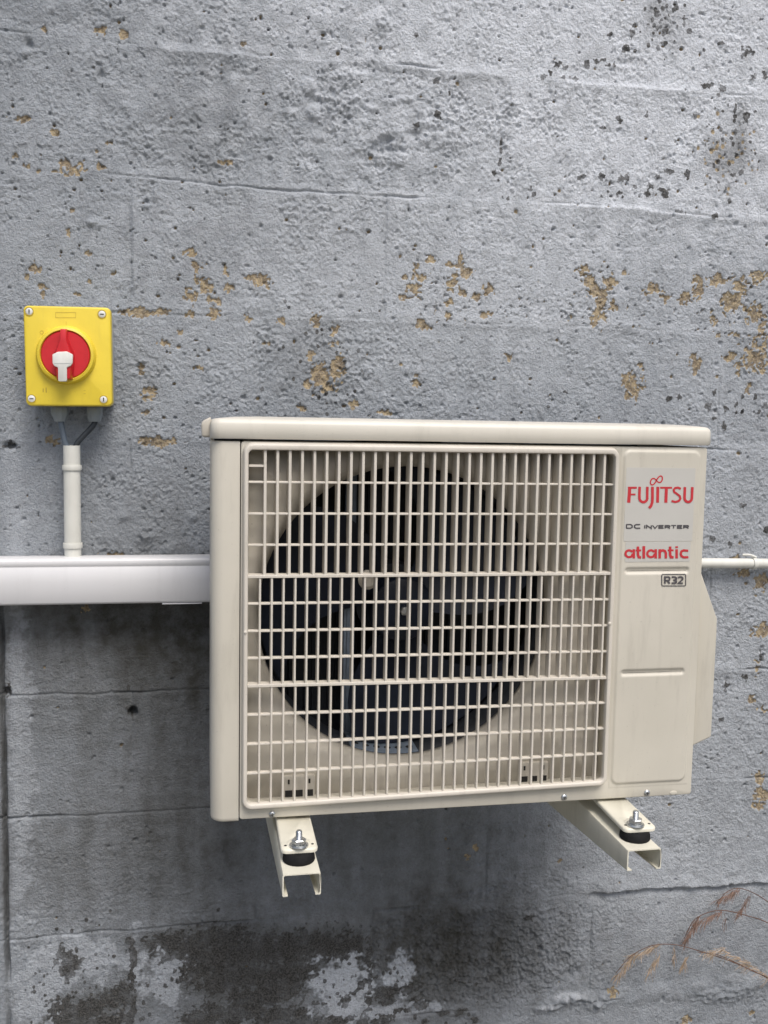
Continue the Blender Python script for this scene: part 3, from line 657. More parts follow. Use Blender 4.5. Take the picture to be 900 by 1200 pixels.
bars(0.0660, 0.01535, 30, lambda x: 0.4750, lambda x: zdiv(Z1, x), 0.021, 0.0046)
bars(0.0605, 0.01475, 32, lambda x: zdiv(Z1, x), lambda x: zdiv(Z2, x), 0.013, 0.0034)
bars(0.0607, 0.01512, 31, lambda x: zdiv(Z2, x), lambda x: zbot(x) - 0.0005, 0.0075, 0.0033)
def hbar(name, zl_, zr_, w, d0, d1):
    me = bar_mesh(name, w, d0, d1, 0.4790, 0.8, False)
    o = link(name, me, gr, (0.0456, 0, zl_)); o.rotation_euler = (0, -math.atan2(zr_ - zl_, 0.478), 0)
for zc in (Z1, Z2): hbar('cross_bar', zdiv(zc, 0.046), zdiv(zc, 0.524), 0.0046, -0.0072, 0.006)
for zt, zb_ in (((0.4745, 0.4745), (Z1, zdiv(Z1, 0.524))), ((Z1, zdiv(Z1, .524)), (Z2, zdiv(Z2, .524))), ((Z2, zdiv(Z2, .524)), (0.0262, 0.0328))):
    for k in (1, 2, 3):
        f = k / 4; hbar('horizontal_slat', zt[0] + (zb_[0] - zt[0]) * f, zt[1] + (zb_[1] - zt[1]) * f, 0.0030, -0.0048, 0.0012)
me = bar_mesh('stub_slat', 0.003, -0.0048, 0.006, 0.0195, 0.8, False); link('stub_slat', me, gr, (0.046, 0, 0.4555))
for q in ((287, 739), (711, 729)):
    x, z = un(*q); bm = bmesh.new(); lathe(bm, [(0.0021, 0.0015), (0.0021, -0.001), (0.0012, -0.0018)], 'y', (x, -0.0095, z), 12); finish('grille_pin', bm, M['grille'], gr)

# shroud behind the grille with the round fan mouth
FC = (0.2560, 0.2595); FR = 0.1955
bm = bmesh.new()
X0, X1, Zb0, Zb1 = 0.0375, 0.533, 0.012, 0.482
angs = sorted([2 * math.pi * i / 72 for i in range(72)] + [math.atan2(z - FC[1], x - FC[0]) % (2 * math.pi) for x in (X0, X1) for z in (Zb0, Zb1)])
outp = []
for a in angs:
    c, s = math.cos(a), math.sin(a)
    k = min((X1 - FC[0]) / c if c > 1e-9 else ((X0 - FC[0]) / c if c < -1e-9 else 9), (Zb1 - FC[1]) / s if s > 1e-9 else ((Zb0 - FC[1]) / s if s < -1e-9 else 9))
    outp.append((FC[0] + c * k, FC[1] + s * k))
prof = [(0.2180, 0.0212), (0.2130, 0.0218), (0.2080, 0.0236), (0.2035, 0.0270), (0.2000, 0.0320), (0.1980, 0.0380), (0.1972, 0.0440)]
r_prev = [bm.verts.new((x, 0.0212, z)) for x, z in outp]
for r, y in prof:
    ring = [bm.verts.new((FC[0] + r * math.cos(a), y, FC[1] + r * math.sin(a))) for a in angs]
    for i in range(len(angs)): bm.faces.new((r_prev[i], r_prev[(i + 1) % len(angs)], ring[(i + 1) % len(angs)], ring[i]))
    r_prev = ring
shroud = finish('fan_shroud', bm, M['shroud'], ac, angle=60)
so = shroud.modifiers.new('thickness', 'SOLIDIFY'); so.thickness = 0.002; so.offset = -1
# moulded clips low on the shroud
for (cx, cz) in (un(350, 919, .02), un(624, 903, .02)):
    bm = bmesh.new(); box(bm, cx - 0.021, cx + 0.021, 0.0145, 0.0212, cz - 0.016, cz + 0.014); cl = finish('shroud_clip', bm, M['shroud'], shroud, bevel=0.002)
    for dx in (-0.0135, 0.0, 0.0135):
        bm = bmesh.new(); box(bm, cx + dx - 0.0048, cx + dx + 0.0048, 0.0138, 0.0155, cz - 0.014, cz - 0.0055); finish('clip_slot', bm, M['dark'], shroud, smooth=False)
    for dx in (-0.0135, 0.0135):
        bm = bmesh.new(); box(bm, cx + dx - 0.0012, cx + dx + 0.0012, 0.0139, 0.0155, cz + 0.003, cz + 0.009); finish('clip_slot', bm, M['dark'], shroud, smooth=False)
x, z = un(681, 836, .02); bm = bmesh.new(); box(bm, x - 0.011, x + 0.014, 0.0145, 0.0212, z - 0.019, z + 0.019); finish('shroud_clip', bm, M['shroud'], shroud, bevel=0.002)

bm = bmesh.new(); lathe(bm, [(0.1975, 0.0445), (0.1975, 0.105), (0.235, 0.106)], 'y', (FC[0], 0, FC[1]), 64, cap=False)
o = finish('air_duct', bm, M['coil'], ac); so = o.modifiers.new('thickness', 'SOLIDIFY'); so.thickness = 0.0015; so.offset = 1
# fan
fan = empty('fan', (FC[0], 0.060, FC[1])); fan.parent = ac
bm = bmesh.new(); lathe(bm, [(0.012, -0.008), (0.030, -0.006), (0.042, 0.0), (0.046, 0.012), (0.046, 0.05)], 'y', (0, 0, 0), 40); finish('hub', bm, M['navy'], fan)
def blade(a0):
    bm = bmesh.new(); nr, na = 10, 16; g = {}
    for side in (0, 1):
        for i in range(nr + 1):
            r = 0.043 + (0.192 - 0.043) * i / nr; f = i / nr
            for j in range(na + 1):
                t = j / na; span = math.radians(72 + 10 * f); sweep = math.radians(26) * f * f
                a = a0 + sweep + span * (t - 0.5); y = 0.010 + 0.040 * t + 0.006 * math.sin(math.pi * t) + side * 0.0025
                g[side, i, j] = bm.verts.new((r * math.cos(a), y, r * math.sin(a)))
    for i in range(nr):
        for j in range(na):
            bm.faces.new((g[0, i, j], g[0, i, j + 1], g[0, i + 1, j + 1], g[0, i + 1, j])); bm.faces.new((g[1, i, j], g[1, i + 1, j], g[1, i + 1, j + 1], g[1, i, j + 1]))
    for i in range(nr):
        for j in (0, na): bm.faces.new((g[0, i, j], g[0, i + 1, j], g[1, i + 1, j], g[1, i, j]))
    for j in range(na):
        for i in (0, nr): bm.faces.new((g[0, i, j], g[0, i, j + 1], g[1, i, j + 1], g[1, i, j]))
    return finish('blade', bm, M['navy'], fan)
for k in range(3): blade(math.radians(172 - 24 + 120 * k))
bm = bmesh.new(); lathe(bm, [(0.0062, 0.0), (0.0062, -0.005), (0.0045, -0.0065)], 'y', (0.001, -0.008, 0.0), 6); finish('shaft_nut', bm, M['zinc'], fan, smooth=False)
# motor bracket seen through the blade gaps
mb = empty('motor_bracket', (0, 0, 0)); mb.parent = ac
for q in ((404, 420),):
    x0 = un(404, 620, .125)[0]; x1 = un(417, 620, .125)[0]
    bm = bmesh.new(); box(bm, x0, x1, 0.122, 0.135, 0.010, 0.480); box(bm, x0 + 0.004, x1 - 0.004, 0.118, 0.1222, 0.012, 0.478); finish('upright', bm, M['steel_blue'], mb, bevel=0.001)
bm = bmesh.new(); lathe(bm, [(0.055, 0.0), (0.055, 0.05), (0.03, 0.06)], 'y', (FC[0], 0.115, FC[1]), 32); finish('motor', bm, M['coil'], mb)
bm = bmesh.new(); A0, A1 = math.radians(249), math.radians(277); vv = []
for i in range(15):
    a = A0 + (A1 - A0) * i / 14; c, s_ = math.cos(a), math.sin(a)
    vv.append([bm.verts.new((FC[0] + r * c, y, FC[1] + r * s_)) for r, y in ((0.1962, 0.048), (0.1945, 0.048), (0.1930, 0.104), (0.1962, 0.104))])
for p_, q_ in zip(vv, vv[1:]):
    for k in range(4): bm.faces.new((p_[k], p_[(k + 1) % 4], q_[(k + 1) % 4], q_[k]))
bm.faces.new(vv[0]); bm.faces.new(vv[-1][::-1])
rail = finish('drip_strip', bm, M['steel_blue'], ac)
for k in range(6):
    a = A0 + (A1 - A0) * (k + 0.6) / 6.2; c, s_ = math.cos(a), math.sin(a)
    bm = bmesh.new(); lathe(bm, [(0.0048, 0.0), (0.0048, 0.0016)], 'z', (0, 0, 0), 10); o = finish('strip_hole', bm, M['dark'], rail, smooth=False)
    o.location = (FC[0] + 0.1950 * c, 0.066, FC[1] + 0.1950 * s_); o.rotation_euler = (0, -(a + math.pi / 2) , 0)
x, z = un(432, 680, .045)
bm = bmesh.new(); lathe(bm, [(0.009, 0.0), (0.0135, 0.004), (0.012, 0.012)], 'y', (x, 0.046, z), 14); finish('balance_weight', bm, M['shroud'], fan, loc=(-FC[0], -0.060, -FC[1]), bevel=0)

# labels and lettering
def plate(name, x0, x1, z0, z1, y, mat, th=0.0004):
    bm = bmesh.new(); prism(bm, rrect(x0, x1, z0, z1, 0.0015, 3), y - th, y); return finish(name, bm, mat, ac, smooth=False)
YP = -0.0026
l1 = plate('name_label', *[un(731, 600)[0], un(811.5, 600)[0]], 0.3590, un(770, 548)[1], YP, M['sticker'])
l2 = plate('maker_label', un(731, 640)[0] + 0.001, un(808, 640)[0], 0.3312, 0.3583, YP, M['sticker'])
def zc(q): return un(700 + q[0] / 6.0, 510 + q[1] / 6.0, YP)
def lettering(name, strokes, mat, parent, y0=YP - 0.0007, closed=()):
    bm = bmesh.new()
    for i, (pts, w) in enumerate(strokes):
        pts = [(x, y) for x, y in pts]
        ribbon(bm, pts, w, y0 - 0.00006 * (i % 5), i in closed, zc)
    for f in bm.faces:
        f.normal_update()
        if f.normal.y > 0: f.normal_flip()
    me = bpy.data.meshes.new(name); bm.to_mesh(me); bm.free(); me.materials.append(mat); return link(name, me, parent)
lem = [(414 + 46 * math.cos(t) / (1 + math.sin(t) ** 2) * 0.92 + 0, 318 - 62 * math.sin(t) * math.cos(t) / (1 + math.sin(t) ** 2) - 14 * math.cos(t) / (1 + math.sin(t) ** 2)) for t in [2 * math.pi * (i + 0.5) / 48 for i in range(48)]]
FJ = [([(227, 364), (219, 474)], 23), ([(214, 369), (276, 369)], 14), ([(226, 416), (267, 416)], 12),
      ([(296, 362), (294, 436)] + arc(322, 440, 28, 30, 180, 10, 8)[1:] + [(349, 436), (350, 362)], 18),
      ([(386, 362), (386, 440), (384, 472), (376, 496), (362, 512)], 19), ([(424, 362), (422, 474)], 20),
      ([(440, 369), (524, 369)], 13), ([(484, 369), (480, 474)], 21),
      ([(585, 376), (565, 368), (545, 371), (535, 384), (540, 400), (560, 413), (578, 428), (582, 446), (571, 462), (547, 469), (520, 462)], 15),
      ([(614, 364), (611, 436)] + arc(637, 440, 26, 29, 180, 10, 8)[1:] + [(663, 436), (666, 364)], 18), (lem, 9)]
lettering('lettering', FJ, M['ink_red'], l1, closed=(10,))
def sc(pts, x, y, w, h): return [(x + a * w, y + b * h) for a, b in pts]
GL = {'D': [[(0, .05), (0, .95)], [(-.08, .06), (.7, .06), (.95, .3), (.95, .7), (.7, .94), (-.08, .94)]],
      'C': [[(1, .06), (.3, .06), (.05, .3), (.05, .7), (.3, .94), (1, .94)]],
      'I': [[(.5, 0), (.5, 1)]], 'N': [[(0, 1), (0, 0), (1, 1), (1, 0)]], 'V': [[(-.05, 0), (.5, 1), (1.05, 0)]],
      'E': [[(1, .06), (0, .06), (0, .94), (1, .94)], [(.05, .5), (.9, .5)]],
      'R': [[(0, 1), (0, .08), (.85, .08), (1, .2), (1, .42), (.85, .56), (.05, .56)], [(.5, .58), (1.02, 1)]], 'T': [[(-.02, .06), (1.02, .06)], [(.5, .1), (.5, 1)]],
      '3': [[(0, .08), (.75, .08), (.98, .2), (.98, .38), (.7, .5), (.35, .5)], [(.6, .5), (.98, .62), (.98, .8), (.75, .93), (0, .93)]],
      '2': [[(0, .2), (.2, .07), (.75, .07), (.98, .2), (.98, .4), (.05, .93), (1.02, .93)]]}
DC = []
for ch, x, y, w, h in [('D', 204, 626, 42, 29), ('C', 258, 626, 42, 29)]:
    DC += [(sc(p, x, y, w, h), 9) for p in GL[ch]]
x = 330
for ch in 'INVERTER':
    w = 4 if ch == 'I' else 33
    DC += [(sc(p, x, 633, w, 22), 8) for p in GL[ch]]; x += w + 10.5
lettering('lettering', DC, M['ink_dark'], l1)
def a_gl(x0, x1):
    cx = (x0 + x1 - 8) / 2; return [([(x1 - 9, 801), (x1 - 9, 866)], 18), (arc(cx - 1, 833, (x1 - x0) / 2 - 12, 24, 0, 330, 20), 16)]
AT = a_gl(190, 264) + [([(284, 782), (284, 840), (290, 857), (306, 858)], 18), ([(268, 809), (306, 809)], 13), ([(325, 779), (325, 866)], 19)] + a_gl(343, 418) + [
      ([(437, 801), (437, 866)], 18), ([(437, 824), (446, 812), (460, 809), (474, 814), (480, 828), (480, 866)], 17), ([(510, 782), (510, 840), (516, 857), (534, 858)], 18), ([(494, 809), (534, 809)], 13),
      ([(556, 801), (556, 866)], 18), ([(556, 780), (556, 793)], 18), ([(637, 812), (606, 809), (590, 816), (584, 833), (590, 850), (606, 858), (638, 857)], 16)]
lettering('lettering', AT, M['ink_red'], l2)
RR = []
for ch, x in (('R', 474), ('3', 521), ('2', 566)): RR += [(sc(p, x, 993, 33, 50), 12) for p in GL[ch]]
RR.append(([(458, 977), (614, 977), (620, 984), (620, 1052), (614, 1059), (458, 1059), (452, 1052), (452, 984)], 6))
lettering('refrigerant_mark', RR, M['ink_dark'], ac, closed=(len(RR) - 1,))

# ------------------------------------------------------------------ feet of the unit, wall brackets
def foot(cx, yf):
    f = empty('foot', (0, 0, 0)); f.parent = ac
    bm = bmesh.new(); w = 0.0225; r = 0.008; y1 = 0.03; out = []
    for (ax, ay, a0) in ((cx + w - r, yf + r, 270), (cx + w - 0.003, y1 - 0.003, 0), (cx - w + 0.003, y1 - 0.003, 90), (cx - w + r, yf + r, 180)):
        rr = r if ay < 0 else 0.003
        for i in range(5): out.append((ax + rr * math.cos(math.radians(a0 + 22.5 * i)), ay + rr * math.sin(math.radians(a0 + 22.5 * i))))
    def bow(x, y): return 0.0015 * math.exp(-((x - cx) / 0.010) ** 2) if y < yf + 0.01 else 0
    lv = []
    for z, ins in ((-0.0085, 0.0002), (-0.0055, 0.0), (-0.0042, 0.0006), (-0.0032, 0.0018)):
        lv.append([bm.verts.new((cx + (x - cx) * (1 - ins / w), y + (ins if y < 0 else 0), z + (0.0 if y < 0 else 0.0022))) for x, y in out])
    for a_, b_ in zip(lv, lv[1:]):
        for i in range(len(out)): bm.faces.new((a_[i], a_[(i + 1) % len(out)], b_[(i + 1) % len(out)], b_[i]))
    bm.faces.new(lv[0][::-1]); bm.faces.new(lv[-1])
    finish('foot_plate', bm, M['bracket'], f, angle=50)
    by = yf + 0.013
    bm = bmesh.new(); lathe(bm, [(0.0155, -0.0035), (0.0145, -0.0024), (0.012, -0.0016)], 'z', (cx, by + 0.004, 0), 24); finish('foot_boss', bm, M['bracket'], f)
    for s in (-1, 1):
        bm = bmesh.new(); lathe(bm, [(0.0018, -0.004), (0.0018, -0.0028)], 'z', (cx + s * 0.0165, by - 0.001, 0), 10); finish('foot_hole', bm, M['dark'], f, smooth=False)
foot(0.1058, -0.0835); foot(0.5460, -0.0850)

def bracket(x0, wx, yfront, ztop, dx_, by, label):
    b = empty('wall_bracket', (x0 + wx / 2, -0.002, ztop)); tag(b, label, 'bracket', 'brackets carrying the air conditioner')
    ox, oz = -(x0 + wx / 2), -ztop; t = 0.0016
    L = (lambda x, y, z: (x + ox, y + 0.002, z + oz))
    def zb(y): return ztop - (0.0272 + (y - yfront) * 0.085)
    bm = bmesh.new(); n = 8
    secs = []
    for k in range(n + 1):
        y = yfront + (-0.012 - yfront) * k / n; z1 = zb(y); xl, xr = x0, x0 + wx; rd = 0.003; lip = 0.0065
        pts = [(xl + lip, z1), (xl + rd * .3, z1), (xl, z1 + rd * .5), (xl, ztop - rd), (xl + rd * .3, ztop - rd * .3), (xl + rd, ztop), (xr - rd, ztop), (xr - rd * .3, ztop - rd * .3), (xr, ztop - rd), (xr, z1 + rd * .5), (xr - rd * .3, z1), (xr - lip, z1),
               (xr - lip, z1 + t), (xr - rd, z1 + t), (xr - t, z1 + rd), (xr - t, ztop - rd), (xr - rd, ztop - t), (xl + rd, ztop - t), (xl + t, ztop - rd), (xl + t, z1 + rd), (xl + rd, z1 + t), (xl + lip, z1 + t)]
        secs.append([bm.verts.new(L(px, y, pz)) for px, pz in pts])
    m = len(secs[0])
    for a_, b_ in zip(secs, secs[1:]):
        for i in range(m): bm.faces.new((a_[i], a_[(i + 1) % m], b_[(i + 1) % m], b_[i]))
    for s in (secs[0], secs[-1]):       # end faces as strips of sheet thickness
        for i in range(m // 2 - 1): bm.faces.new((s[i], s[i + 1], s[m - 2 - i], s[m - 1 - i]))
    finish('arm', bm, M['bracket'], b, angle=35)
    bm = bmesh.new(); xx = x0 + wx / 2
    for (xa_, xb_, ya_, yb_) in ((x0 - 0.004, x0 + wx + 0.004, -0.012, -0.0095), (x0 - 0.004, x0 - 0.0015, -0.0095, 0.0), (x0 + wx + 0.0015, x0 + wx + 0.004, -0.0095, 0.0)):
        q = [L(xa_, ya_, ztop - 0.10), L(xb_, yb_, ztop + 0.33)]
        box(bm, q[0][0], q[1][0], q[0][1], q[1][1], q[0][2], q[1][2])
    finish('wall_plate', bm, M['bracket'], b, bevel=0.0006)
    cx = x0 + wx / 2 + dx_
    bm = bmesh.new(); lathe(bm, [(0.0188, 0.0), (0.0198, 0.0015), (0.0194, 0.006), (0.0172, 0.0105), (0.0160, UZ - 0.0086 - ztop)], 'z', L(cx, by, ztop), 28); da = finish('rubber_damper', bm, M['rubber'], b)
    zt = UZ - 0.0024
    bm = bmesh.new(); lathe(bm, [(0.0118, 0.0), (0.0118, 0.0012)], 'z', L(cx, by, zt), 24); lathe(bm, [(0.0098, 0.0012), (0.0098, 0.0026)], 'z', L(cx, by, zt), 24); finish('washer', bm, M['zinc'], da)
    bm = bmesh.new(); lathe(bm, [(0.0078, 0.0026), (0.0088, 0.0034), (0.0088, 0.0078), (0.0078, 0.0088)], 'z', L(cx, by, zt), 6); finish('nut', bm, M['zinc'], da, smooth=False)
    bm = bmesh.new(); pr = []
    for k in range(9): pr += [(0.0040, 0.0088 + k * 0.0011), (0.0034, 0.0088 + k * 0.0011 + 0.00055)]
    lathe(bm, pr + [(0.003, 0.0192)], 'z', L(cx, by, zt), 14); finish('stud', bm, M['zinc'], da)
    return b
bracket(0.0935, 0.0457, -0.4706, 0.5006, 0.0000, -0.4335, 'cream steel channel bracket under the left end of the unit, below its corner')
bracket(0.5275, 0.0462, -0.4706, 0.5012, 0.0025, -0.4365, 'cream steel channel bracket under the right end of the unit, side flange showing')

# ------------------------------------------------------------------ yellow isolator switch
SWD = 0.066
sw_c = at(80, 417.7, -SWD)
sw = empty('isolator_switch', (sw_c[0], -0.004, sw_c[2]), (0, -0.013, 0))
tag(sw, 'yellow isolator switch box with round red handle and white lock tab', 'switch')
k_ = SWD - 0.004                      # front of the cover, local y = -k_
tl, tr, bl, br_ = [at(*q, -SWD) for q in ((27, 358), (130, 361), (31, 476), (133, 478))]
hw = (tr[0] - tl[0] + br_[0] - bl[0]) / 4; hz = (tl[2] - bl[2] + tr[2] - br_[2]) / 4
def sq(px, py, y=None):
    q = at(px, py, -SWD); dx, dz = q[0] - sw_c[0], q[2] - sw_c[2]; c, s = math.cos(0.013), math.sin(0.013)
    return dx * c + dz * s, -dx * s + dz * c
def zs(p): return sq(15 + p[0] / 6.67, 345 + p[1] / 6.67)
bm = bmesh.new(); prism(bm, rrect(-hw + 0.002, hw - 0.002, -hz + 0.002, hz - 0.002, 0.006), -0.040, 0.004); finish('base_box', bm, M['box_base'], sw, bevel=0.0015)
bm = bmesh.new(); prism(bm, rrect(-hw, hw, -hz, hz, 0.007), -k_, -0.0405, rrect(-hw + 0.0006, hw - 0.0006, -hz + 0.0006, hz - 0.0006, 0.007)); cov = finish('cover', bm, M['yellow'], sw, bevel=0.0025, seg=3)
cd = zs((418, 475)); RO = 232 / 6.67 * 0.00118; RI = 196 / 6.67 * 0.00118
bm = bmesh.new(); lathe(bm, [(RO + 0.002, 0.0005), (RO, -0.006), (RO - 0.0015, -0.010), (RI + 0.0015, -0.0112), (RI + 0.0003, -0.0095), (RI, 0.0005)], 'y', (cd[0], -k_, cd[1]), 56, cap=False); finish('collar', bm, M['yellow'], sw)
bm = bmesh.new(); lathe(bm, [(RI - 0.0003, 0.0), (RI - 0.0003, -0.0085), (RI - 0.0015, -0.0098)], 'y', (cd[0], -k_, cd[1]), 56); disc = finish('dial', bm, M['red'], sw)
hp = [zs(p) for p in ((385, 276), (436, 276), (442, 360), (490, 470), (490, 560), (478, 672), (352, 672), (332, 560), (328, 470), (376, 360))]
hp2 = [zs(p) for p in ((388, 282), (433, 282), (432, 365), (468, 470), (470, 560), (460, 664), (368, 664), (352, 560), (350, 470), (386, 365))]
bm = bmesh.new(); prism(bm, hp, -k_ - 0.024, -k_ - 0.0095, hp2); finish('handle', bm, M['red'], disc, bevel=0.0010)
wp = [zs(p) for p in ((330, 478), (372, 458), (440, 455), (486, 478), (484, 545), (470, 565), (441, 578), (441, 680), (432, 686), (384, 686), (374, 680), (372, 578), (345, 568), (331, 545))]
bm = bmesh.new(); prism(bm, wp, -k_ - 0.0265, -k_ - 0.020); finish('lock_tab', bm, M['white_tab'], disc, bevel=0.0009)
wl_ = [zs(p) for p in ((345, 545), (470, 545), (470, 549), (345, 549))]
bm = bmesh.new(); prism(bm, wl_, -k_ - 0.0268, -k_ - 0.0262); finish('tab_step', bm, M['box_base'], disc, smooth=False)
for p, vert in (((128, 133), 1), ((697, 155), 0), ((147, 815), 0), ((710, 822), 1)):
    x, z = zs(p)
    bm = bmesh.new(); lathe(bm, [(0.0064, 0.0002), (0.0064, -0.0008), (0.0054, -0.0008), (0.0050, 0.0002)], 'y', (x, -k_, z), 24, cap=False); rg = finish('screw_collar', bm, M['emboss'], cov)
    bm = bmesh.new(); lathe(bm, [(0.0050, 0.0004), (0.0050, -0.0006), (0.0044, -0.0010)], 'y', (x, -k_, z), 24); finish('screw', bm, M['white_tab'], cov)
    a, b = (0.0007, 0.0028) if vert else (0.0028, 0.0007)
    bm = bmesh.new(); box(bm, x - a, x + a, -k_ - 0.0014, -k_ - 0.0005, z - b, z + b); finish('screw_slot', bm, M['dark'], cov, smooth=False)
def mark(pts, w, closed=False):
    bm = bmesh.new(); ribbon(bm, pts, w, -k_ - 0.0003, closed, zs)
    for f in bm.faces:
        f.normal_update()
        if f.normal.y > 0: f.normal_flip()
    me = bpy.data.meshes.new('cover_print'); bm.to_mesh(me); bm.free(); me.materials.append(M['emboss']); link('cover_print', me, cov)
mark([(417, 212), (417, 246)], 4); mark(arc(226, 297, 13, 13, 0, 337.5, 15), 4, True)
mark([(335, 142), (492, 142), (492, 182), (335, 182)], 3, True)
mark([(238, 735), (238, 765)], 9); mark([(260, 728), (262, 768)], 9); mark([(553, 752), (570, 752)], 3); mark([(553, 776), (570, 776)], 4)
GY = -0.030
gl = []
for (xa, xb, xc_, xd) in ((245, 390, 268, 372), (533, 662, 545, 655)):
    cx = (zs((xa, 0))[0] + zs((xb, 0))[0]) / 2; r1 = abs(zs((xb, 0))[0] - zs((xa, 0))[0]) / 2 * 1.03; r2 = abs(zs((xd, 0))[0] - zs((xc_, 0))[0]) / 2 * 1.0
    bm = bmesh.new(); lathe(bm, [(r1 * 0.8, 0.002), (r1 * 0.8, -0.002), (r1, -0.002), (r1, -0.010), (r1 * 0.97, -0.012), (r2, -0.0215), (r2 * 0.9, -0.0235)], 'z', (cx, GY + 0.004, -hz + 0.001), 10)
    finish('cable_gland', bm, M['gland'], sw, angle=25); gl.append(cx)

# cables, conduits, trunking
ct = at(84, 522, -0.03); cb = at(85.5, 654, -0.03)
def world_of(lx, ly, lz):
    c, s = math.cos(-0.013), math.sin(-0.013)
    return (sw_c[0] + lx * c + lz * s, -0.004 + ly, sw_c[2] - lx * s + lz * c)
for i, (cx, lab, mat) in enumerate(((gl[0], 'grey cable running from the left gland of the yellow switch into the conduit', 'cable'), (gl[1], 'black cable running from the right gland of the yellow switch into the conduit', 'cable_dark'))):
    a = Vector(world_of(cx, GY + 0.004, -hz - 0.018)); e = Vector((ct[0] + (-0.0045 if i == 0 else 0.0045), -0.030, ct[2] - 0.03))
    s_ = -1 if i == 0 else 1
    pts = curve_pts([a, a + Vector((-s_ * 0.002, 0, -0.010)), Vector((ct[0] + s_ * 0.010, -0.030, ct[2] + 0.006)), Vector((ct[0] + s_ * 0.0052, -0.030, ct[2] - 0.006)), e], 8)
    bm = bmesh.new(); tube(bm, pts, 0.0042, 12); tag(finish('cable', bm, M[mat]), lab, 'cable')
con = empty('conduit', (ct[0], -0.030, cb[2])); tag(con, 'off-white upright conduit between the yellow switch and the white trunking', 'conduit')
bm = bmesh.new(); Lc = ct[2] - cb[2]
lathe(bm, [(0.0105, Lc - 0.02), (0.0108, Lc), (0.0125, Lc), (0.0125, -0.006), (0.0105, -0.006)], 'z', (0, 0, 0), 32, cap=False); finish('pipe', bm, M['conduit'], con)
for py in (548, 639):
    z = at(85, py, -0.03)[2] - cb[2]
    bm = bmesh.new(); lathe(bm, [(0.0126, -0.0038), (0.0142, -0.0038), (0.0146, -0.002), (0.0146, 0.002), (0.0142, 0.0038), (0.0126, 0.0038)], 'z', (0, 0, z), 32, cap=False)
    box(bm, -0.009, 0.009, 0.0115, 0.028, z - 0.004, z + 0.004)
    finish('pipe_clip', bm, M['conduit'], con, angle=50)
TY = -0.060
t0 = at(0, 656, TY); t1 = at(0, 710, TY); t2 = at(247, 654, TY)
tr_ = empty('cable_trunking', (-0.9, 0, t1[2])); tag(tr_, 'white plastic trunking running along the wall into the unit', 'trunking')
Ht = t0[2] - t1[2]; Lt = 0.9 + 0.075
bm = bmesh.new()
pr = [(-0.001, 0.002), (-0.001, Ht - 0.002), (-0.054, Ht - 0.002), (-0.054, 0.002)]
a_ = [bm.verts.new((0, y, z)) for y, z in pr]; b_ = [bm.verts.new((Lt, y, z)) for y, z in pr]
for i in range(4): bm.faces.new((a_[i], a_[(i + 1) % 4], b_[(i + 1) % 4], b_[i]))
bm.faces.new(a_); bm.faces.new(b_[::-1]); finish('trunking_base', bm, M['trunking'], tr_, bevel=0.001)
bm = bmesh.new()
pr = [(-0.030, -0.0006), (-0.030, 0.0010), (-0.0535, 0.0010), (-0.0545, 0.002), (-0.0545, Ht - 0.002), (-0.0535, Ht - 0.001), (-0.030, Ht - 0.001), (-0.030, Ht + 0.0006), (-0.055, Ht + 0.0006), (-0.0585, Ht - 0.0008), (-0.0600, Ht - 0.0035), (-0.0602, Ht - 0.0098),
      (-0.0592, Ht - 0.0112), (-0.0592, Ht - 0.0125), (-0.0602, Ht - 0.0138), (-0.0608, Ht * 0.5), (-0.0602, 0.0035), (-0.0585, 0.0008), (-0.055, -0.0006)]
a_ = [bm.verts.new((0, y, z)) for y, z in pr]; b_ = [bm.verts.new((Lt, y, z)) for y, z in pr]; n_ = len(pr)
for i in range(n_): bm.faces.new((a_[i], a_[(i + 1) % n_], b_[(i + 1) % n_], b_[i]))
bmesh.ops.triangulate(bm, faces=[bm.faces.new(a_), bm.faces.new(b_[::-1])]); finish('trunking_cover', bm, M['trunking'], tr_, angle=40)
bm = bmesh.new(); xj = at(190, 707, TY)[0] + 0.9; box(bm, xj, xj + 0.06, -0.0595, -0.04, -0.0022, -0.0008); finish('joint_tab', bm, M['trunking'], tr_, bevel=0.0004)
# thin pipe on the right
r1_ = at(830, 660, -0.02); r2_ = at(900, 660.5, -0.02)
pipe = empty('wall_pipe', (r1_[0] - 0.09, -0.018, r1_[2])); tag(pipe, 'thin white pipe leaving the right side of the unit along the wall', 'pipe')
bm = bmesh.new(); dzp = (r2_[2] - r1_[2]) / (r2_[0] - r1_[0])
tube(bm, [(0, 0, 0), (0.09, 0, 0), (0.5, 0, dzp * 0.41), (1.1, 0, dzp * 1.01)], 0.0088, 24); finish('pipe', bm, M['conduit'], pipe)
xk = at(884, 658, -0.02)[0] - (r1_[0] - 0.09)
bm = bmesh.new(); lathe(bm, [(0.0089, -0.0035), (0.0105, -0.0035), (0.0110, 0.0), (0.0105, 0.0035), (0.0089, 0.0035)], 'x', (xk, 0, dzp * (xk - 0.09)), 24, cap=False)
tube(bm, curve_pts([(xk + 0.002, -0.004, 0.0095), (xk - 0.008, -0.001, 0.0135), (xk - 0.02, 0.004, 0.0135)], 5), 0.0022, 8)
finish('pipe_clip', bm, M['conduit'], pipe, angle=60)

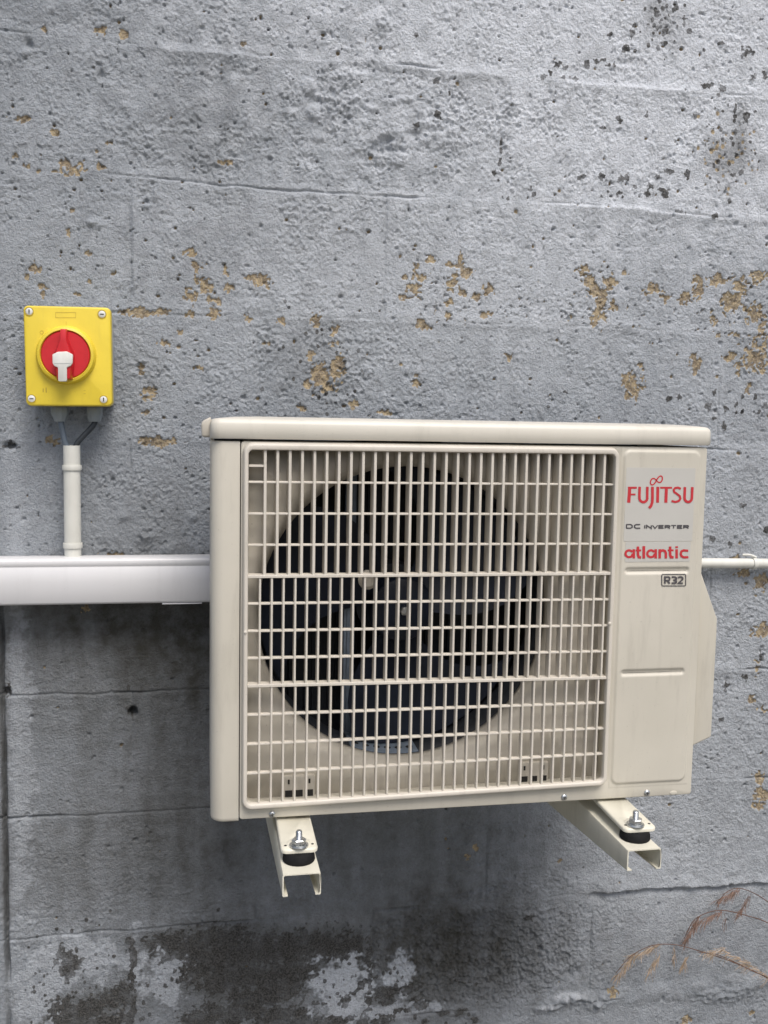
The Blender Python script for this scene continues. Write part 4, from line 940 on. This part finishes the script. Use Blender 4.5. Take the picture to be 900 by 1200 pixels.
# ------------------------------------------------------------------ dry grass heads leaning in from the right
rnd = random.Random(4)
def grass(path, label, tufts, mat):
    """path: (px, py, y) from tip to frame edge, then continued down to the ground beyond the frame"""
    pts = [Vector(at(a, b, y)) for a, b, y in path]
    d = (pts[-1] - pts[-2]).normalized(); q = pts[-1]
    pts += [q + Vector((0.10, -0.02, d.z * 0.10 - 0.03)), Vector((q.x + 0.20, q.y - 0.04, (q.z + GZ) * 0.5)), Vector((q.x + 0.24, q.y - 0.05, GZ - 0.01))]
    base = pts[-1].copy(); base.z = GZ
    g = empty('dry_plant', base); tag(g, label, 'plant', 'dry grass heads leaning against the wall')
    cv = [p - base for p in curve_pts(pts, 10)]
    bm = bmesh.new(); tube(bm, cv, [0.0005 + 0.0007 * i / len(cv) for i in range(len(cv))], 6); finish('stem', bm, M['stem'], g)
    bm = bmesh.new()
    for (px, py, qx, qy, n, ln) in tufts:
        a = Vector(at(px, py, path[0][2])) - base; b = Vector(at(qx, qy, path[0][2])) - base; ax = b - a
        for i in range(int(n * 1.7)):
            t = rnd.random(); o = a + ax * t + Vector((rnd.gauss(0, .0015), rnd.gauss(0, .002), rnd.gauss(0, .0015)))
            dr = (ax.normalized() * rnd.uniform(0.5, 1.0) + Vector((rnd.gauss(0, .28), rnd.gauss(0, .25), -0.35 + rnd.gauss(0, .28)))).normalized()
            L_ = ln * rnd.uniform(0.45, 1.1); w = rnd.uniform(0.00025, 0.00065)
            m1 = o + dr * L_ * 0.4; e = o + dr * L_ + Vector((0, 0, -L_ * 0.12))
            tube(bm, [o, m1, e], [w * 0.6, w, 0.0002], 4, True)
    finish('spikelets', bm, mat, g, smooth=False)
grass([(722, 1140, -.035), (740, 1120, -.037), (765, 1108, -.039), (790, 1107, -.040), (815, 1113, -.042), (860, 1128, -.046), (905, 1150, -.05)], 'dry tan grass head drooping furthest left along the foot of the wall',
      [(775, 1106, 742, 1120, 42, .022), (744, 1118, 722, 1145, 40, .020), (774, 1118, 760, 1140, 26, .020), (790, 1108, 790, 1128, 10, .016), (806, 1120, 800, 1132, 22, .018)], M['awn'])
grass([(818, 1116, -.05), (838, 1118, -.051), (858, 1126, -.053), (882, 1138, -.056), (906, 1150, -.06)], 'dry tan grass head lying lowest at the right edge, pointing left',
      [(850, 1112, 828, 1117, 26, .020), (880, 1132, 850, 1115, 26, .022), (906, 1148, 876, 1128, 24, .024)], M['awn'])
grass([(802, 1100, -.032), (812, 1080, -.034), (828, 1070, -.036), (848, 1067, -.038), (875, 1073, -.041), (906, 1085, -.045)], 'reddish brown dry grass head with drooping tip in the middle of the clump',
      [(820, 1072, 804, 1102, 60, .020), (846, 1067, 820, 1082, 40, .020), (850, 1070, 849, 1086, 8, .012)], M['awn_dark'])
grass([(842, 1056, -.028), (852, 1045, -.030), (866, 1041, -.032), (884, 1047, -.035), (906, 1062, -.04)], 'reddish brown dry grass head highest in the clump under the mortar ledge',
      [(868, 1041, 842, 1056, 56, .018), (880, 1046, 866, 1072, 34, .016)], M['awn_dark'])
